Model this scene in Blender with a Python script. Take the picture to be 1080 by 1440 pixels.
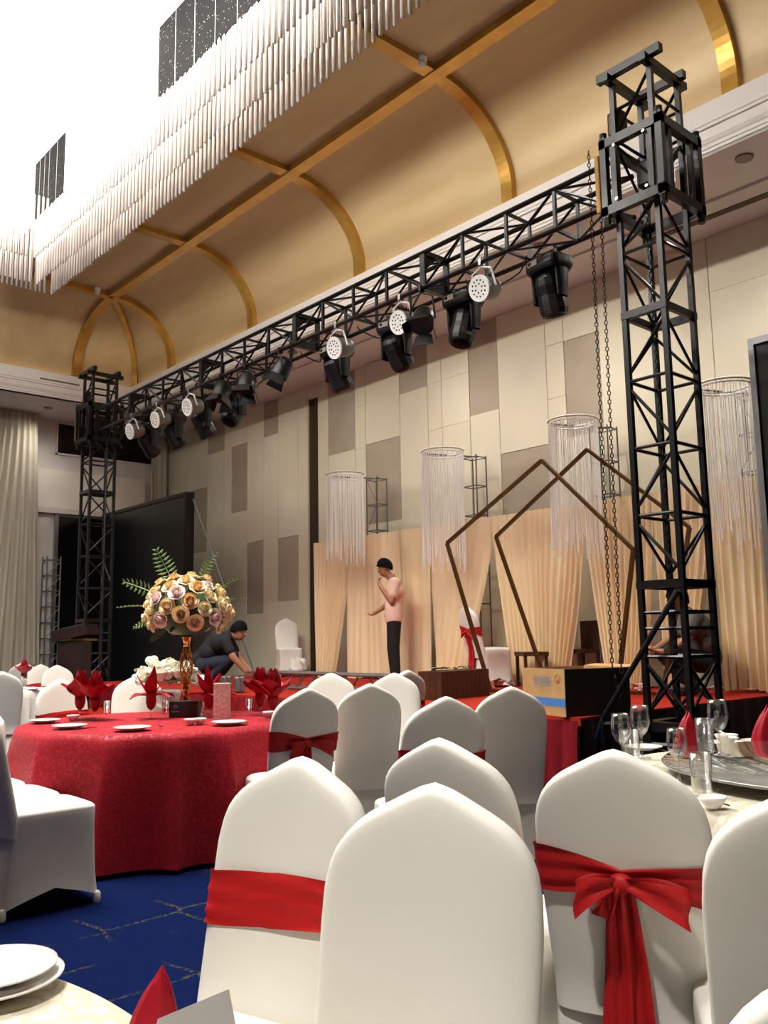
import bpy, bmesh, math, random
from math import sin, cos, pi, radians, sqrt, atan2, tan
from mathutils import Vector, Matrix
random.seed(11)
for o in list(bpy.data.objects): bpy.data.objects.remove(o)
S = bpy.context.scene; COL = S.collection

# ------------------------------------------------------------------ camera
CAMH = 1.27; FPX = 1240.0
PIT, ROL, YAW = radians(8.15), radians(-0.943), radians(-48.45)
FW = Vector((sin(YAW)*cos(PIT), cos(YAW)*cos(PIT), sin(PIT)))
_r = Vector((cos(YAW), -sin(YAW), 0)); _u = _r.cross(FW)
RT = _r*cos(ROL)+_u*sin(ROL); UP = _u*cos(ROL)-_r*sin(ROL)
cam = bpy.data.cameras.new('camera'); co = bpy.data.objects.new('camera', cam); COL.objects.link(co)
co.matrix_world = Matrix(((RT.x,UP.x,-FW.x,0),(RT.y,UP.y,-FW.y,0),(RT.z,UP.z,-FW.z,CAMH),(0,0,0,1)))
cam.sensor_fit = 'VERTICAL'; cam.sensor_height = 36; cam.lens = 36*FPX/1440; cam.clip_start = .05; cam.clip_end = 200
S.camera = co
def at(x, y, **k):                      # a point of the hall seen at photo pixel (x, y), on the plane given
    d = RT*((x-540)/FPX)-UP*((y-720)/FPX)+FW
    (a, v), = k.items(); c = Vector((0,0,CAMH)); i = 'XYZ'.index(a)
    return c+d*((v-c[i])/d[i])
# ------------------------------------------------------------------ world, lights, exposure
W = bpy.data.worlds.new('hall_air'); S.world = W; W.use_nodes = True
W.node_tree.nodes['Background'].inputs[0].default_value = (1,.93,.84,1); W.node_tree.nodes['Background'].inputs[1].default_value = .004
S.view_settings.view_transform = 'Standard'; S.view_settings.look = 'None'; S.view_settings.gamma = 1
S.view_settings.use_curve_mapping = False; S.view_settings.exposure = 0.0
GLOW = 3.0                               # luminous stretch ceiling in the recess
DOWNLIGHT = 620                         # watts of each downlight over the tables

# ------------------------------------------------------------------ materials
def lin(h):
    v = [int(h[i:i+2],16)/255 for i in (0,2,4)]
    return tuple((c/12.92 if c <= .04045 else ((c+.055)/1.055)**2.4) for c in v)+(1,)
def nd(nt, t, **kw):
    n = nt.nodes.new(t)
    for k, v in kw.items(): setattr(n, k, v)
    return n
MATS = {}
def mat(name, c, rough=.6, metal=0, c2=None, scale=20, detail=3, bump=0, bscale=None, trans=0, ior=1.45, emit=0, sheen=0, stretch=None, alpha=1, subsurf=0, spec=.5, coat=0):
    if name in MATS: return MATS[name]
    m = bpy.data.materials.new(name); m.use_nodes = True; nt = m.node_tree; b = nt.nodes['Principled BSDF']
    I = b.inputs; I['Base Color'].default_value = lin(c); I['Roughness'].default_value = rough; I['Metallic'].default_value = metal
    I['IOR'].default_value = ior; I['Specular IOR Level'].default_value = spec
    if trans: I['Transmission Weight'].default_value = trans
    if sheen: I['Sheen Weight'].default_value = sheen
    if coat: I['Coat Weight'].default_value = coat
    if emit: I['Emission Color'].default_value = lin(c); I['Emission Strength'].default_value = emit
    if alpha < 1: I['Alpha'].default_value = alpha
    if c2 or bump:
        tc = nd(nt, 'ShaderNodeTexCoord'); mp = nd(nt, 'ShaderNodeMapping'); nt.links.new(tc.outputs['Object'], mp.inputs[0])
        if stretch: mp.inputs['Scale'].default_value = stretch
        nz = nd(nt, 'ShaderNodeTexNoise'); nz.inputs['Scale'].default_value = scale; nz.inputs['Detail'].default_value = detail
        nt.links.new(mp.outputs[0], nz.inputs['Vector'])
        if c2:
            rp = nd(nt, 'ShaderNodeValToRGB'); rp.color_ramp.elements[0].position = .35; rp.color_ramp.elements[1].position = .65
            rp.color_ramp.elements[0].color = lin(c); rp.color_ramp.elements[1].color = lin(c2)
            nt.links.new(nz.outputs['Fac'], rp.inputs[0]); nt.links.new(rp.outputs[0], I['Base Color'])
        if bump:
            n2 = nz
            if bscale:
                n2 = nd(nt, 'ShaderNodeTexNoise'); n2.inputs['Scale'].default_value = bscale; n2.inputs['Detail'].default_value = 2
                nt.links.new(mp.outputs[0], n2.inputs['Vector'])
            bp = nd(nt, 'ShaderNodeBump'); bp.inputs['Strength'].default_value = bump; bp.inputs['Distance'].default_value = .02
            nt.links.new(n2.outputs['Fac'], bp.inputs['Height']); nt.links.new(bp.outputs[0], I['Normal'])
    MATS[name] = m; return m
def damask(name, c, c2, rough, scale):
    m = mat(name, c, rough); nt = m.node_tree; b = nt.nodes['Principled BSDF']
    tc = nd(nt, 'ShaderNodeTexCoord'); n1 = nd(nt, 'ShaderNodeTexNoise'); n1.inputs['Scale'].default_value = scale*.5
    vo = nd(nt, 'ShaderNodeTexVoronoi'); vo.inputs['Scale'].default_value = scale
    mx = nd(nt, 'ShaderNodeVectorMath', operation='MULTIPLY_ADD'); mx.inputs[1].default_value = (.08,)*3
    nt.links.new(tc.outputs['Object'], n1.inputs['Vector']); nt.links.new(n1.outputs['Color'], mx.inputs[0]); nt.links.new(tc.outputs['Object'], mx.inputs[2]); nt.links.new(mx.outputs[0], vo.inputs['Vector'])
    rp = nd(nt, 'ShaderNodeValToRGB'); rp.color_ramp.interpolation = 'EASE'; rp.color_ramp.elements[0].position = .38; rp.color_ramp.elements[1].position = .5
    rp.color_ramp.elements[0].color = lin(c); rp.color_ramp.elements[1].color = lin(c2)
    nt.links.new(vo.outputs['Distance'], rp.inputs[0]); nt.links.new(rp.outputs[0], b.inputs['Base Color'])
    mr = nd(nt, 'ShaderNodeMapRange'); mr.inputs[1].default_value = .35; mr.inputs[2].default_value = .5; mr.inputs[3].default_value = rough; mr.inputs[4].default_value = rough+.3
    nt.links.new(vo.outputs['Distance'], mr.inputs[0]); nt.links.new(mr.outputs[0], b.inputs['Roughness'])
    bp = nd(nt, 'ShaderNodeBump'); bp.inputs['Strength'].default_value = .25; bp.inputs['Distance'].default_value = .004
    nt.links.new(vo.outputs['Distance'], bp.inputs['Height']); nt.links.new(bp.outputs[0], b.inputs['Normal']); b.inputs['Sheen Weight'].default_value = .06
    return m
def carpet():
    m = mat('carpet', '131a3c', 1, spec=.0); nt = m.node_tree; b = nt.nodes['Principled BSDF']; L = nt.links.new
    tc = nd(nt, 'ShaderNodeTexCoord'); big = nd(nt, 'ShaderNodeTexNoise'); big.inputs['Scale'].default_value = .55; big.inputs['Detail'].default_value = 3
    fl = nd(nt, 'ShaderNodeTexNoise'); fl.inputs['Scale'].default_value = 55; fl.inputs['Detail'].default_value = 2
    L(tc.outputs['Object'], big.inputs['Vector']); L(tc.outputs['Object'], fl.inputs['Vector'])
    r1 = nd(nt, 'ShaderNodeValToRGB'); r1.color_ramp.elements[0].position = .56; r1.color_ramp.elements[1].position = .68; L(big.outputs['Fac'], r1.inputs[0])
    r2 = nd(nt, 'ShaderNodeValToRGB'); r2.color_ramp.elements[0].position = .45; r2.color_ramp.elements[1].position = .56; L(fl.outputs['Fac'], r2.inputs[0])
    mm = nd(nt, 'ShaderNodeMath', operation='MULTIPLY'); L(r1.outputs[0], mm.inputs[0]); L(r2.outputs[0], mm.inputs[1])
    mx = nd(nt, 'ShaderNodeMix', data_type='RGBA'); mx.inputs['A'].default_value = lin('0d1638'); mx.inputs['B'].default_value = lin('55534e'); L(mm.outputs[0], mx.inputs['Factor'])
    vo = nd(nt, 'ShaderNodeTexVoronoi', feature='DISTANCE_TO_EDGE'); vo.inputs['Scale'].default_value = 2.6; vo.inputs['Randomness'].default_value = .35; L(tc.outputs['Object'], vo.inputs['Vector'])
    r3 = nd(nt, 'ShaderNodeValToRGB'); r3.color_ramp.elements[0].color = (1,1,1,1); r3.color_ramp.elements[1].color = (0,0,0,1); r3.color_ramp.elements[0].position = .02; r3.color_ramp.elements[1].position = .035; L(vo.outputs['Distance'], r3.inputs[0])
    n3 = nd(nt, 'ShaderNodeTexNoise'); n3.inputs['Scale'].default_value = 2.1; L(tc.outputs['Object'], n3.inputs['Vector'])
    r4 = nd(nt, 'ShaderNodeValToRGB'); r4.color_ramp.elements[0].position = .48; r4.color_ramp.elements[1].position = .56; L(n3.outputs['Fac'], r4.inputs[0])
    m3 = nd(nt, 'ShaderNodeMath', operation='MULTIPLY'); L(r3.outputs[0], m3.inputs[0]); L(r4.outputs[0], m3.inputs[1])
    m5 = nd(nt, 'ShaderNodeMath', operation='MULTIPLY'); L(m3.outputs[0], m5.inputs[0]); L(r2.outputs[0], m5.inputs[1])
    mx2 = nd(nt, 'ShaderNodeMix', data_type='RGBA'); L(m5.outputs[0], mx2.inputs['Factor']); L(mx.outputs['Result'], mx2.inputs['A']); mx2.inputs['B'].default_value = lin('3d3c22')
    L(mx2.outputs['Result'], b.inputs['Base Color'])
    bp = nd(nt, 'ShaderNodeBump'); bp.inputs['Strength'].default_value = .6; bp.inputs['Distance'].default_value = .01; L(fl.outputs['Fac'], bp.inputs['Height']); L(bp.outputs[0], b.inputs['Normal'])
    return m
M_carpet = carpet()
M_cover = mat('spandex_cover', 'dfdbd1', .62, c2='dad6cb', scale=4, bump=.01, bscale=160, sheen=.05)
M_sash = mat('red_spandex', 'ae1c1c', .5, c2='a51819', scale=8, spec=.25, bump=.05, bscale=150)
M_redcloth = damask('red_damask', 'a00e20', '8c0a1b', .46, 48); M_redcloth.node_tree.nodes['Principled BSDF'].inputs['Specular IOR Level'].default_value = .22
M_whitecloth = damask('ivory_damask', 'd3ccba', 'bdb5a0', .5, 30)
M_plaincloth = mat('white_linen', 'ece8e2', .7, bump=.05, bscale=200)
M_napkin = mat('red_napkin', '9c1022', .5, c2='8a0c1c', scale=12, bump=.1, bscale=60, spec=.25)
M_porcelain = mat('porcelain', 'ece8e0', .12, coat=.4)
M_glass = mat('clear_glass', 'ffffff', .02)
def thin_glass(m):
    nt = m.node_tree; out = nt.nodes['Material Output']; tr = nd(nt,'ShaderNodeBsdfTransparent'); gl = nd(nt,'ShaderNodeBsdfGlossy'); gl.inputs['Roughness'].default_value = .02
    lw = nd(nt,'ShaderNodeLayerWeight'); lw.inputs['Blend'].default_value = .35; mp = nd(nt,'ShaderNodeMapRange'); mp.inputs[3].default_value = .07; mp.inputs[4].default_value = .75
    mx = nd(nt,'ShaderNodeMixShader'); tr.inputs[0].default_value = (.95,.96,.96,1)
    nt.links.new(lw.outputs['Facing'], mp.inputs[0]); nt.links.new(mp.outputs[0], mx.inputs[0]); nt.links.new(tr.outputs[0], mx.inputs[1]); nt.links.new(gl.outputs[0], mx.inputs[2]); nt.links.new(mx.outputs[0], out.inputs[0])
thin_glass(M_glass)
M_black = mat('black_steel', '0c0c0f', .34, metal=.3, c2='111114', scale=12, bump=.04, bscale=60)
M_blackpl = mat('black_plastic', '09090b', .42, c2='0d0d10', scale=15)
M_chrome = mat('steel', 'b9b9b6', .25, metal=1)
M_white_metal = mat('white_lamp_metal', 'f4f2ee', .35)
M_lampgrey = mat('lamp_grey_metal', '6f6d6a', .42, metal=.5)
M_dark = mat('dark_hole', '0c0c0c', .6)
M_goldrib = mat('gold_leaf_rib', 'b98f42', .36, metal=.55, c2='a87f38', scale=5)
M_goldfab = mat('gold_wallcovering', 'b8a27a', .5, metal=.1, c2='a89068', scale=1.6, detail=6, stretch=(.25,1.2,1.2), bump=.06, bscale=90)
M_plaster = mat('white_plaster', 'e2ddd6', .55, bump=.03, bscale=40)
M_soffit = mat('soffit_paint', 'd8d3cd', .7, bump=.02, bscale=40)
M_ivory = mat('ivory_panel', 'dbd2b9', .55, c2='d5cbb0', scale=1.2, bump=.06, bscale=220)
M_taupe = mat('taupe_panel', 'aa9c88', .7, c2='a29480', scale=2, bump=.08, bscale=260)
M_groove = mat('panel_backing', '6e624c', .8)
M_bronzeslot = mat('bronze_slot', '3a2c1a', .5, metal=.3)
M_greywall = mat('grey_wallpaper', 'cdc6be', .7, c2='c5beb6', scale=3, bump=.05, bscale=120)
M_cream = mat('cream_wall', 'ded5c6', .65, c2='d8cebe', scale=2)
M_brownwall = mat('brown_wallcovering', '4a3b2e', .75, c2='41332a', scale=3)
M_windowdark = mat('dark_window', '0a0b0d', .12)
M_drape = mat('beige_drape', 'b5ac98', .75, c2='a79e8a', scale=3, stretch=(1,1,.1), sheen=.2)
M_peach = mat('peach_satin', 'efd8ae', .46, c2='e8cda0', scale=3, stretch=(1,1,.15), sheen=.35)
M_stagered = mat('red_stage_carpet', '9c2a1c', .95, c2='8a2216', scale=14, spec=.1, bump=.2, bscale=180)
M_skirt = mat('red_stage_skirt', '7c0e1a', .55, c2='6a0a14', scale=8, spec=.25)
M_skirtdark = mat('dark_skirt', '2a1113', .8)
M_screen = mat('led_screen', '141619', .3, c2='131517', scale=30)
M_alu = mat('aluminium_frame', '9a9a9c', .3, metal=.9)
M_bronze = mat('bronze_tube', '5a3a1c', .35, metal=.7)
M_card = mat('cardboard', 'b58f5e', .85, c2='ab8556', scale=10, bump=.05, bscale=90)
M_cardblue = mat('blue_print', '3f74b8', .8)
M_print = mat('grey_print', '6f7f95', .8)
M_printo = mat('orange_print', 'a8642c', .8)
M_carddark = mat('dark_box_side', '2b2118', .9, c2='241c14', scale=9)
M_wood = mat('dark_wood', '4a2b1a', .45, c2='38200f', scale=8, stretch=(1,1,8), bump=.05)
M_bead = mat('crystal_beads', 'fbf9f6', .3)
M_rod = mat('acrylic_rod', 'd2c8c0', .25, trans=.25)
M_gold = mat('polished_gold', 'c9974e', .2, metal=1)
M_leaf = mat('fern_leaf', '5d7a45', .55, c2='7f9a5c', scale=30)
M_leafd = mat('dark_leaf', '2f4a24', .5, c2='3d5a2c', scale=30)
M_rose = [mat('peach_rose','f0d3a4',.6,c2='f3dcb4',scale=25), mat('pink_rose','eed6cf',.6,c2='f2e0da',scale=25), mat('yellow_rose','f1e2ac',.6,c2='f4e8c0',scale=25), mat('apricot_rose','eec694',.6,c2='f0d0a4',scale=25)]
M_whiteflower = mat('white_petal', 'f0ebdc', .6)
M_skin = mat('skin', '9c6c50', .55); M_hair = mat('black_hair', '060505', .75, spec=.15, bump=.6, bscale=90)
M_pinkshirt = mat('pink_cotton', 'e6bfae', .85, bump=.1, bscale=25); M_blackcloth = mat('black_cotton', '101114', .85, bump=.1, bscale=25)
M_navy = mat('navy_denim', '141b2b', .85); M_greyshirt = mat('grey_cotton', '5d5853', .85, bump=.1, bscale=25)
M_chain = mat('dull_chain', '3c352a', .45, metal=.8)
M_tan = mat('tan_canvas', 'b58a48', .8)
M_rust = mat('hoist_brown', '3a2018', .5, metal=.3)
M_paper = mat('white_paper', 'dcd6d0', .8); M_paperpink = mat('pink_paper', 'cf9c90', .8)
M_glow = mat('luminous_ceiling', 'fffcf8', .5, emit=GLOW)
M_sparkle = mat('dark_fascia_glints', '050505', .6, spec=.08)
nt = M_sparkle.node_tree; _tc = nd(nt,'ShaderNodeTexCoord'); _v = nd(nt,'ShaderNodeTexVoronoi'); _v.inputs['Scale'].default_value = 22
_rp = nd(nt,'ShaderNodeValToRGB'); _rp.color_ramp.elements[0].color = lin('8a8886'); _rp.color_ramp.elements[1].color = lin('060606'); _rp.color_ramp.elements[0].position = .12; _rp.color_ramp.elements[1].position = .17  # pale dots in the base colour imitate glinting reflections
nt.links.new(_tc.outputs['Object'], _v.inputs['Vector']); nt.links.new(_v.outputs['Distance'], _rp.inputs[0]); nt.links.new(_rp.outputs[0], nt.nodes['Principled BSDF'].inputs['Base Color'])
M_turn = mat('tinted_glass_disc', '6f716c', .02, metal=.0, spec=1, coat=1)

# ------------------------------------------------------------------ helpers
class MB:
    def __init__(s, off=(0,0,0)): s.v = []; s.f = []; s.o = Vector(off)
    def add(s, vs, fs):
        n = len(s.v); s.v += [Vector(p)-s.o for p in vs]; s.f += [tuple(i+n for i in f) for f in fs]; return s
    def box(s, c, d, rz=0, M=None):
        R = M or Matrix.Rotation(rz, 3, 'Z'); c = Vector(c); hx, hy, hz = d[0]/2, d[1]/2, d[2]/2
        vs = [c+R@Vector((sx*hx, sy*hy, sz*hz)) for sz in (-1,1) for sy in (-1,1) for sx in (-1,1)]
        return s.add(vs, [(0,2,3,1),(4,5,7,6),(0,1,5,4),(2,6,7,3),(0,4,6,2),(1,3,7,5)])
    def bb(s, a, b): return s.box([(a[i]+b[i])/2 for i in range(3)], [abs(b[i]-a[i]) for i in range(3)])
    def bar(s, p, q, r, n=6, r2=None, rot=0):
        p, q = Vector(p), Vector(q); d = (q-p).normalized(); a = d.orthogonal().normalized() if abs(d.z) < .999 else Vector((1,0,0))
        if abs(d.z) < .999: a = d.cross(Vector((0,0,1))).normalized()
        b = d.cross(a); r2 = r if r2 is None else r2
        vs = [p+(a*cos(t)+b*sin(t))*r for t in [rot+2*pi*i/n for i in range(n)]]+[q+(a*cos(t)+b*sin(t))*r2 for t in [rot+2*pi*i/n for i in range(n)]]
        return s.add(vs, [(i,(i+1)%n,n+(i+1)%n,n+i) for i in range(n)]+[tuple(range(n))[::-1], tuple(range(n,2*n))])
    def sq(s, p, q, w):  return s.bar(p, q, w*.7071, 4, rot=pi/4)
    def tube(s, pts, r, n=6, closed=False):
        pts = [Vector(p) for p in pts]; m = len(pts); vs = []; prev = None
        for i, p in enumerate(pts):
            a = pts[(i-1) % m] if (i or closed) else p; b = pts[(i+1) % m] if (i < m-1 or closed) else p
            d = (b-a).normalized()
            if prev is None: prev = d.orthogonal().normalized()
            x = (prev-d*prev.dot(d)).normalized(); prev = x; y = d.cross(x); rr = r[i] if isinstance(r, (list,tuple)) else r
            vs += [p+(x*cos(2*pi*k/n)+y*sin(2*pi*k/n))*rr for k in range(n)]
        fs = []
        for i in range(m if closed else m-1):
            j = (i+1) % m
            fs += [(i*n+k, i*n+(k+1)%n, j*n+(k+1)%n, j*n+k) for k in range(n)]
        if not closed: fs += [tuple(range(n))[::-1], tuple(range((m-1)*n, m*n))]
        return s.add(vs, fs)
    def lathe(s, prof, n=20, c=(0,0,0), M=None):
        c = Vector(c); vs = []; fs = []
        for r, z in prof:
            for k in range(n):
                p = Vector((r*cos(2*pi*k/n), r*sin(2*pi*k/n), z)); vs.append(c+(M@p if M else p))
        for i in range(len(prof)-1): fs += [(i*n+k, i*n+(k+1)%n, (i+1)*n+(k+1)%n, (i+1)*n+k) for k in range(n)]
        if prof[0][0] > 1e-5: fs.append(tuple(range(n))[::-1])
        if prof[-1][0] > 1e-5: fs.append(tuple(range((len(prof)-1)*n, len(prof)*n)))
        return s.add(vs, fs)
    def grid(s, fn, nu, nv, cu=False, thick=0):
        vs = [Vector(fn(i/(nu if cu else nu-1), j/(nv-1))) for j in range(nv) for i in range(nu)]; fs = []
        for j in range(nv-1):
            for i in range(nu if cu else nu-1): k = (i+1) % nu; fs.append((j*nu+i, j*nu+k, (j+1)*nu+k, (j+1)*nu+i))
        return s.add(vs, fs)
    def ball(s, c, r, n=10, m=7, sc=(1,1,1), M=None):
        pr = []; c = Vector(c)
        vs = []; fs = []
        for j in range(m+1):
            t = pi*j/m
            for k in range(n):
                p = Vector((r*sin(t)*cos(2*pi*k/n)*sc[0], r*sin(t)*sin(2*pi*k/n)*sc[1], -r*cos(t)*sc[2])); vs.append(c+(M@p if M else p))
        for j in range(m): fs += [(j*n+k, j*n+(k+1)%n, (j+1)*n+(k+1)%n, (j+1)*n+k) for k in range(n)]
        return s.add(vs, fs)
    def mesh(s, name, m, smooth=False):
        me = bpy.data.meshes.new(name); me.from_pydata([tuple(p) for p in s.v], [], s.f); me.validate(clean_customdata=False)
        bm = bmesh.new(); bm.from_mesh(me); bmesh.ops.remove_doubles(bm, verts=bm.verts, dist=1e-5); bmesh.ops.recalc_face_normals(bm, faces=bm.faces); bm.to_mesh(me); bm.free()
        me.materials.append(m)
        if smooth:
            for p in me.polygons: p.use_smooth = True
        return me
    def build(s, name, m, parent=None, smooth=False, bevel=0, thick=0, auto=None):
        o = bpy.data.objects.new(name, s.mesh(name, m, smooth)); COL.objects.link(o)
        if parent: o.parent = parent
        if thick: md = o.modifiers.new('solid', 'SOLIDIFY'); md.thickness = thick; md.offset = 0
        if bevel: md = o.modifiers.new('bevel', 'BEVEL'); md.width = bevel; md.segments = 2; md.limit_method = 'ANGLE'
        return o
def tag(o, label=None, cat=None, group=None, kind=None):
    for k, v in (('label',label),('category',cat),('group',group),('kind',kind)):
        if v: o[k] = v
    return o
def thing(name, label, cat, loc=(0,0,0), rz=0, group=None):
    o = bpy.data.objects.new(name, None); COL.objects.link(o); o.location = loc; o.rotation_euler = (0,0,rz); o.empty_display_size = .1
    return tag(o, label, cat, group)
def link(name, me, parent=None, loc=(0,0,0), rot=(0,0,0), sc=(1,1,1)):
    o = bpy.data.objects.new(name, me); COL.objects.link(o); o.parent = parent; o.location = loc; o.rotation_euler = rot; o.scale = sc; return o
def copy_tree(o, parent=None):
    c = o.copy(); COL.objects.link(c); c.parent = parent
    for ch in list(o.children): copy_tree(ch, c)
    return c
def struct(o): o['kind'] = 'structure'; return o
def rzface(fx, fy): return atan2(fx, -fy)       # local -Y looks along (fx, fy)

# ================================================================== SETTING
YB, XL, ZS, YC, XC, ZCT, ZC = 9.6, -18.35, 5.967, 7.79, -16.55, 6.43, 7.75
XR, YF = 9.0, -9.6
struct(MB().bb((XL-.3,YF-.3,-.2),(XR+.3,YB+.3,0)).build('floor', M_carpet))
# --- back wall with its cladding panels
wb = struct(MB().bb((XL-.3,YB+.03,0),(XR+.3,YB+.3,9)).build('wall_back', M_groove))
XJ = [-18.3,-17.39,-16.54,-15.84,-15.56,-14.96,-14.37,-13.87,-13.21,-12.91]
XJ2 = [-12.6,-12.29,-11.53,-11.25,-10.38,-9.72,-9.41,-8.82,-8.24,-7.36,-7.05,-6.48,-4.91,-4.0,-3.2,-2.4,-1.5,0,1.5,3,4.5,6,7.5,9]
TA = {(-17.39):(3.17,4.56),(-16.54):(5.26,5.96),(-15.56):(3.87,5.26),(-14.37):(5.25,5.96),(-14.96):(1.79,3.2),(-13.87):(1.99,3.19),(-12.29):(4.53,5.96),(-11.25):(3.17,4.55),(-10.38):(5.24,5.96),(-8.82):(4.56,5.96),(-8.24):(2.5,3.88),(-7.05):(3.9,5.25)}
for XS in (XJ, XJ2):
    for a, b in zip(XS[:-1], XS[1:]):
        cuts = sorted({0.0, ZS, *([c for c in TA[a]] if a in TA else ([5.26,4.5,2.4] if a < -5.5 and a > -12 and (b-a) < .9 else ([5.28,3.9] if a >= -5.5 else [])))})
        cuts = [c for c in cuts if c <= ZS]
        for z0, z1 in zip(cuts[:-1], cuts[1:]):
            ta = a in TA and abs(z0-TA[a][0]) < .01
            g = .005 if a > -12.7 else .003
            MB().bb((a+g, YB-(.012 if ta else .02), z0+.002),(b-g, YB+.04, z1-.002)).build('panel', M_taupe if ta else M_ivory, wb)
MB().bb((-12.905,YB+.015,0),(-12.605,YB+.06,5.7)).build('slot', M_bronzeslot, wb); MB().bb((-12.905,YB-.02,5.7),(-12.605,YB+.04,ZS)).build('panel', M_ivory, wb)
# --- left wall
wl = struct(MB().bb((XL-.3,YF-.3,0),(XL,YB+.3,9)).build('wall_left', M_greywall))
MB().bb((XL,YF,4.09),(XL+.06,9.0,4.91)).build('panel', M_cream, wl)
MB().bb((XL,YF,3.98),(XL+.10,9.0,4.09)).build('ledge', M_greywall, wl)
w1 = struct(MB().bb((XL+.002,7.0,5.29),(XL+.02,9.2,5.92)).build('window_1', M_windowdark)); MB().bb((XL+.001,6.96,5.25),(XL+.03,7.0,5.95)).build('window_frame', M_greywall, w1); MB().bb((XL+.001,6.96,5.25),(XL+.03,9.2,5.29)).build('window_frame', M_greywall, w1)
d1 = struct(MB().bb((XL+.002,7.06,0),(XL+.03,9.0,3.93)).build('door_1', M_windowdark)); MB().bb((XL+.001,6.98,0),(XL+.08,7.06,3.96)).build('door_frame', M_alu, d1)
MB().bb((XL+.001,6.1,0),(XL+.05,6.9,3.9)).build('panel', M_greywall, wl)
struct(MB().bb((XR,YF-.3,0),(XR+.3,YB+.3,9)).build('wall_right', M_brownwall)); struct(MB().bb((XL,YF-.3,0),(XR,YF,9)).build('wall_front', M_brownwall))
# --- ceiling: soffit, cornices, gold cove, flat ring, luminous recess
ce = struct(MB().bb((XL-.3,YF-.3,9.0),(XR+.3,YB+.3,9.2)).build('ceiling', M_plaster))
MB().bb((XL,YC+.1,ZS),(XR,YB+.02,ZS+.1)).build('soffit', M_soffit, ce); MB().bb((XL,YF,ZS),(XC-.1,YC+.1,ZS+.1)).build('soffit', M_soffit, ce)
MB().bb((-5.4,9.06,ZS-.012),(-3.9,9.16,ZS+.001)).build('air_slot', mat('slot_dark','5e5146',.8), ce)
MB().bb((XC+1,8.75,ZS-.03),(XR,8.79,ZS)).build('soffit_bead', M_soffit, ce)
def downlight(x, y, z, power, size, label, rad=.06, aim=None):
    d = thing('downlight', label, 'downlight', (x,y,z), group='ceiling downlights')
    MB().lathe([(.062,.004),(.085,.0),(.088,.012),(.062,.03)],20).build('rim', mat('downlight_rim','8d8278',.5), d, True); MB().lathe([(0,.028),(.062,.029)],16).build('lens', mat('lit_lens','fff4e4',.4,emit=1.0), d, True)
    l = bpy.data.lights.new('beam','SPOT'); l.energy = power; l.spot_size = radians(size); l.spot_blend = 1; l.shadow_soft_size = rad; l.color = (1,.965,.92)
    o = bpy.data.objects.new('beam', l); COL.objects.link(o); o.parent = d; o.location = (0,0,-.02)
    if aim: v = Vector(aim)-Vector((x,y,z)); o.rotation_euler = v.to_track_quat('-Z','Y').to_euler()
for k, w in enumerate(('right of the tall right tower','above the largest moving head lamp','above the middle of the truss','left of the dark wall slot','near the far left corner')):
    downlight(-3.73-2.57*k, 8.19, ZS-.02, (260,240,200,90,70)[k], 150, 'round downlight in the soffit '+w)
prof = [(0,0),(0,.025),(-.03,.03),(-.03,.06),(-.05,.065),(-.05,.10),(-.07,.115),(-.10,.15),(-.115,.21),(-.12,.235),(-.16,.24),(-.16,.27),(-.18,.28),(-.18,.49),(-.14,.49),(-.14,.455),(.3,.455)]
def cornice(name, fn, L):
    vs = []; 
    for t in L: vs += [fn(t, dy, dz) for dy, dz in prof]
    n = len(prof); return MB().add(vs, [(i,i+1,n+i+1,n+i) for i in range(n-1)]).build(name, M_plaster)
struct(cornice('trim_1', lambda t,dy,dz:(t, YC+.1+dy*.6, ZS+dz), (XC-.1, XR)))
t2 = struct(cornice('trim_2', lambda t,dy,dz:(XC-.1-dy*.6, t, ZS+dz), (YF, YC+.1)))
MB().bb((XC-.008,5.93,6.285),(XC+.012,6.7,6.315)).build('air_slot', M_groove, t2)
for k, w in enumerate(('above the flaring drape','above the left picture edge')): downlight(-17.35, 6.4-2.6*k, ZS-.02, 110, 150, 'added unseen downlight in the left soffit '+w)  # two lamps added to brighten the left wall
RIBX = [-15.15+2.865*i for i in range(0,9)]; YBM, XBM = 6.7, -15.15
def cove(t):                             # from cornice top, straight up a little, then round to the flat ring
    if t < .15: return 0, .25*t/.15
    a = (t-.15)/.85*pi/2; return 1-cos(a), .25+(ZC-ZCT-.25)*sin(a)
M_strip = mat('added_cove_glow', 'ffe8cc', .5, emit=9)  # added glowing strips, hidden behind the cornice, to brighten the gold cove
MB().bb((XC+.1,YC+.09,ZCT-.004),(XR,YC+.12,ZCT+.012)).build('added_cove_strip', M_strip, ce); MB().bb((XC-.12,YF,ZCT-.004),(XC-.09,YC-.1,ZCT+.012)).build('added_cove_strip', mat('added_cove_glow_left','ffe8cc',.5,emit=4), ce)
edges = [XC]+RIBX+[XR]
for a, b in zip(edges[:-1], edges[1:]):  # back cove, mitred at the corner
    def fn(u, v, a=a, b=b):
        d, h = cove(v); y = YC+.2-d*(YC+.2-YBM); x0 = a
        if a == XC: x0 = XC-.2+d*(XBM-XC+.2)
        return (x0+(b-x0)*u, y, ZCT+h)
    MB().grid(fn, 6, 20).build('cove_panel', M_goldfab, ce, True)
RIBY = [YBM-2.865*i for i in range(0,6)]
ye = [YC]+RIBY+[YF]
for a, b in zip(ye[:-1], ye[1:]):
    def fn(u, v, a=a, b=b):
        d, h = cove(v); x = XC-.2+d*(XBM-XC+.2); y0 = a
        if a == YC: y0 = YC+.2-d*(YC+.2-YBM)
        return (x, y0+(b-y0)*u, ZCT+h)
    MB().grid(fn, 6, 20).build('cove_panel', M_goldfab, ce, True)
RX0, RY1, RY0, RX1 = -14.2, 4.3, -0.6, -4.2
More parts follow.
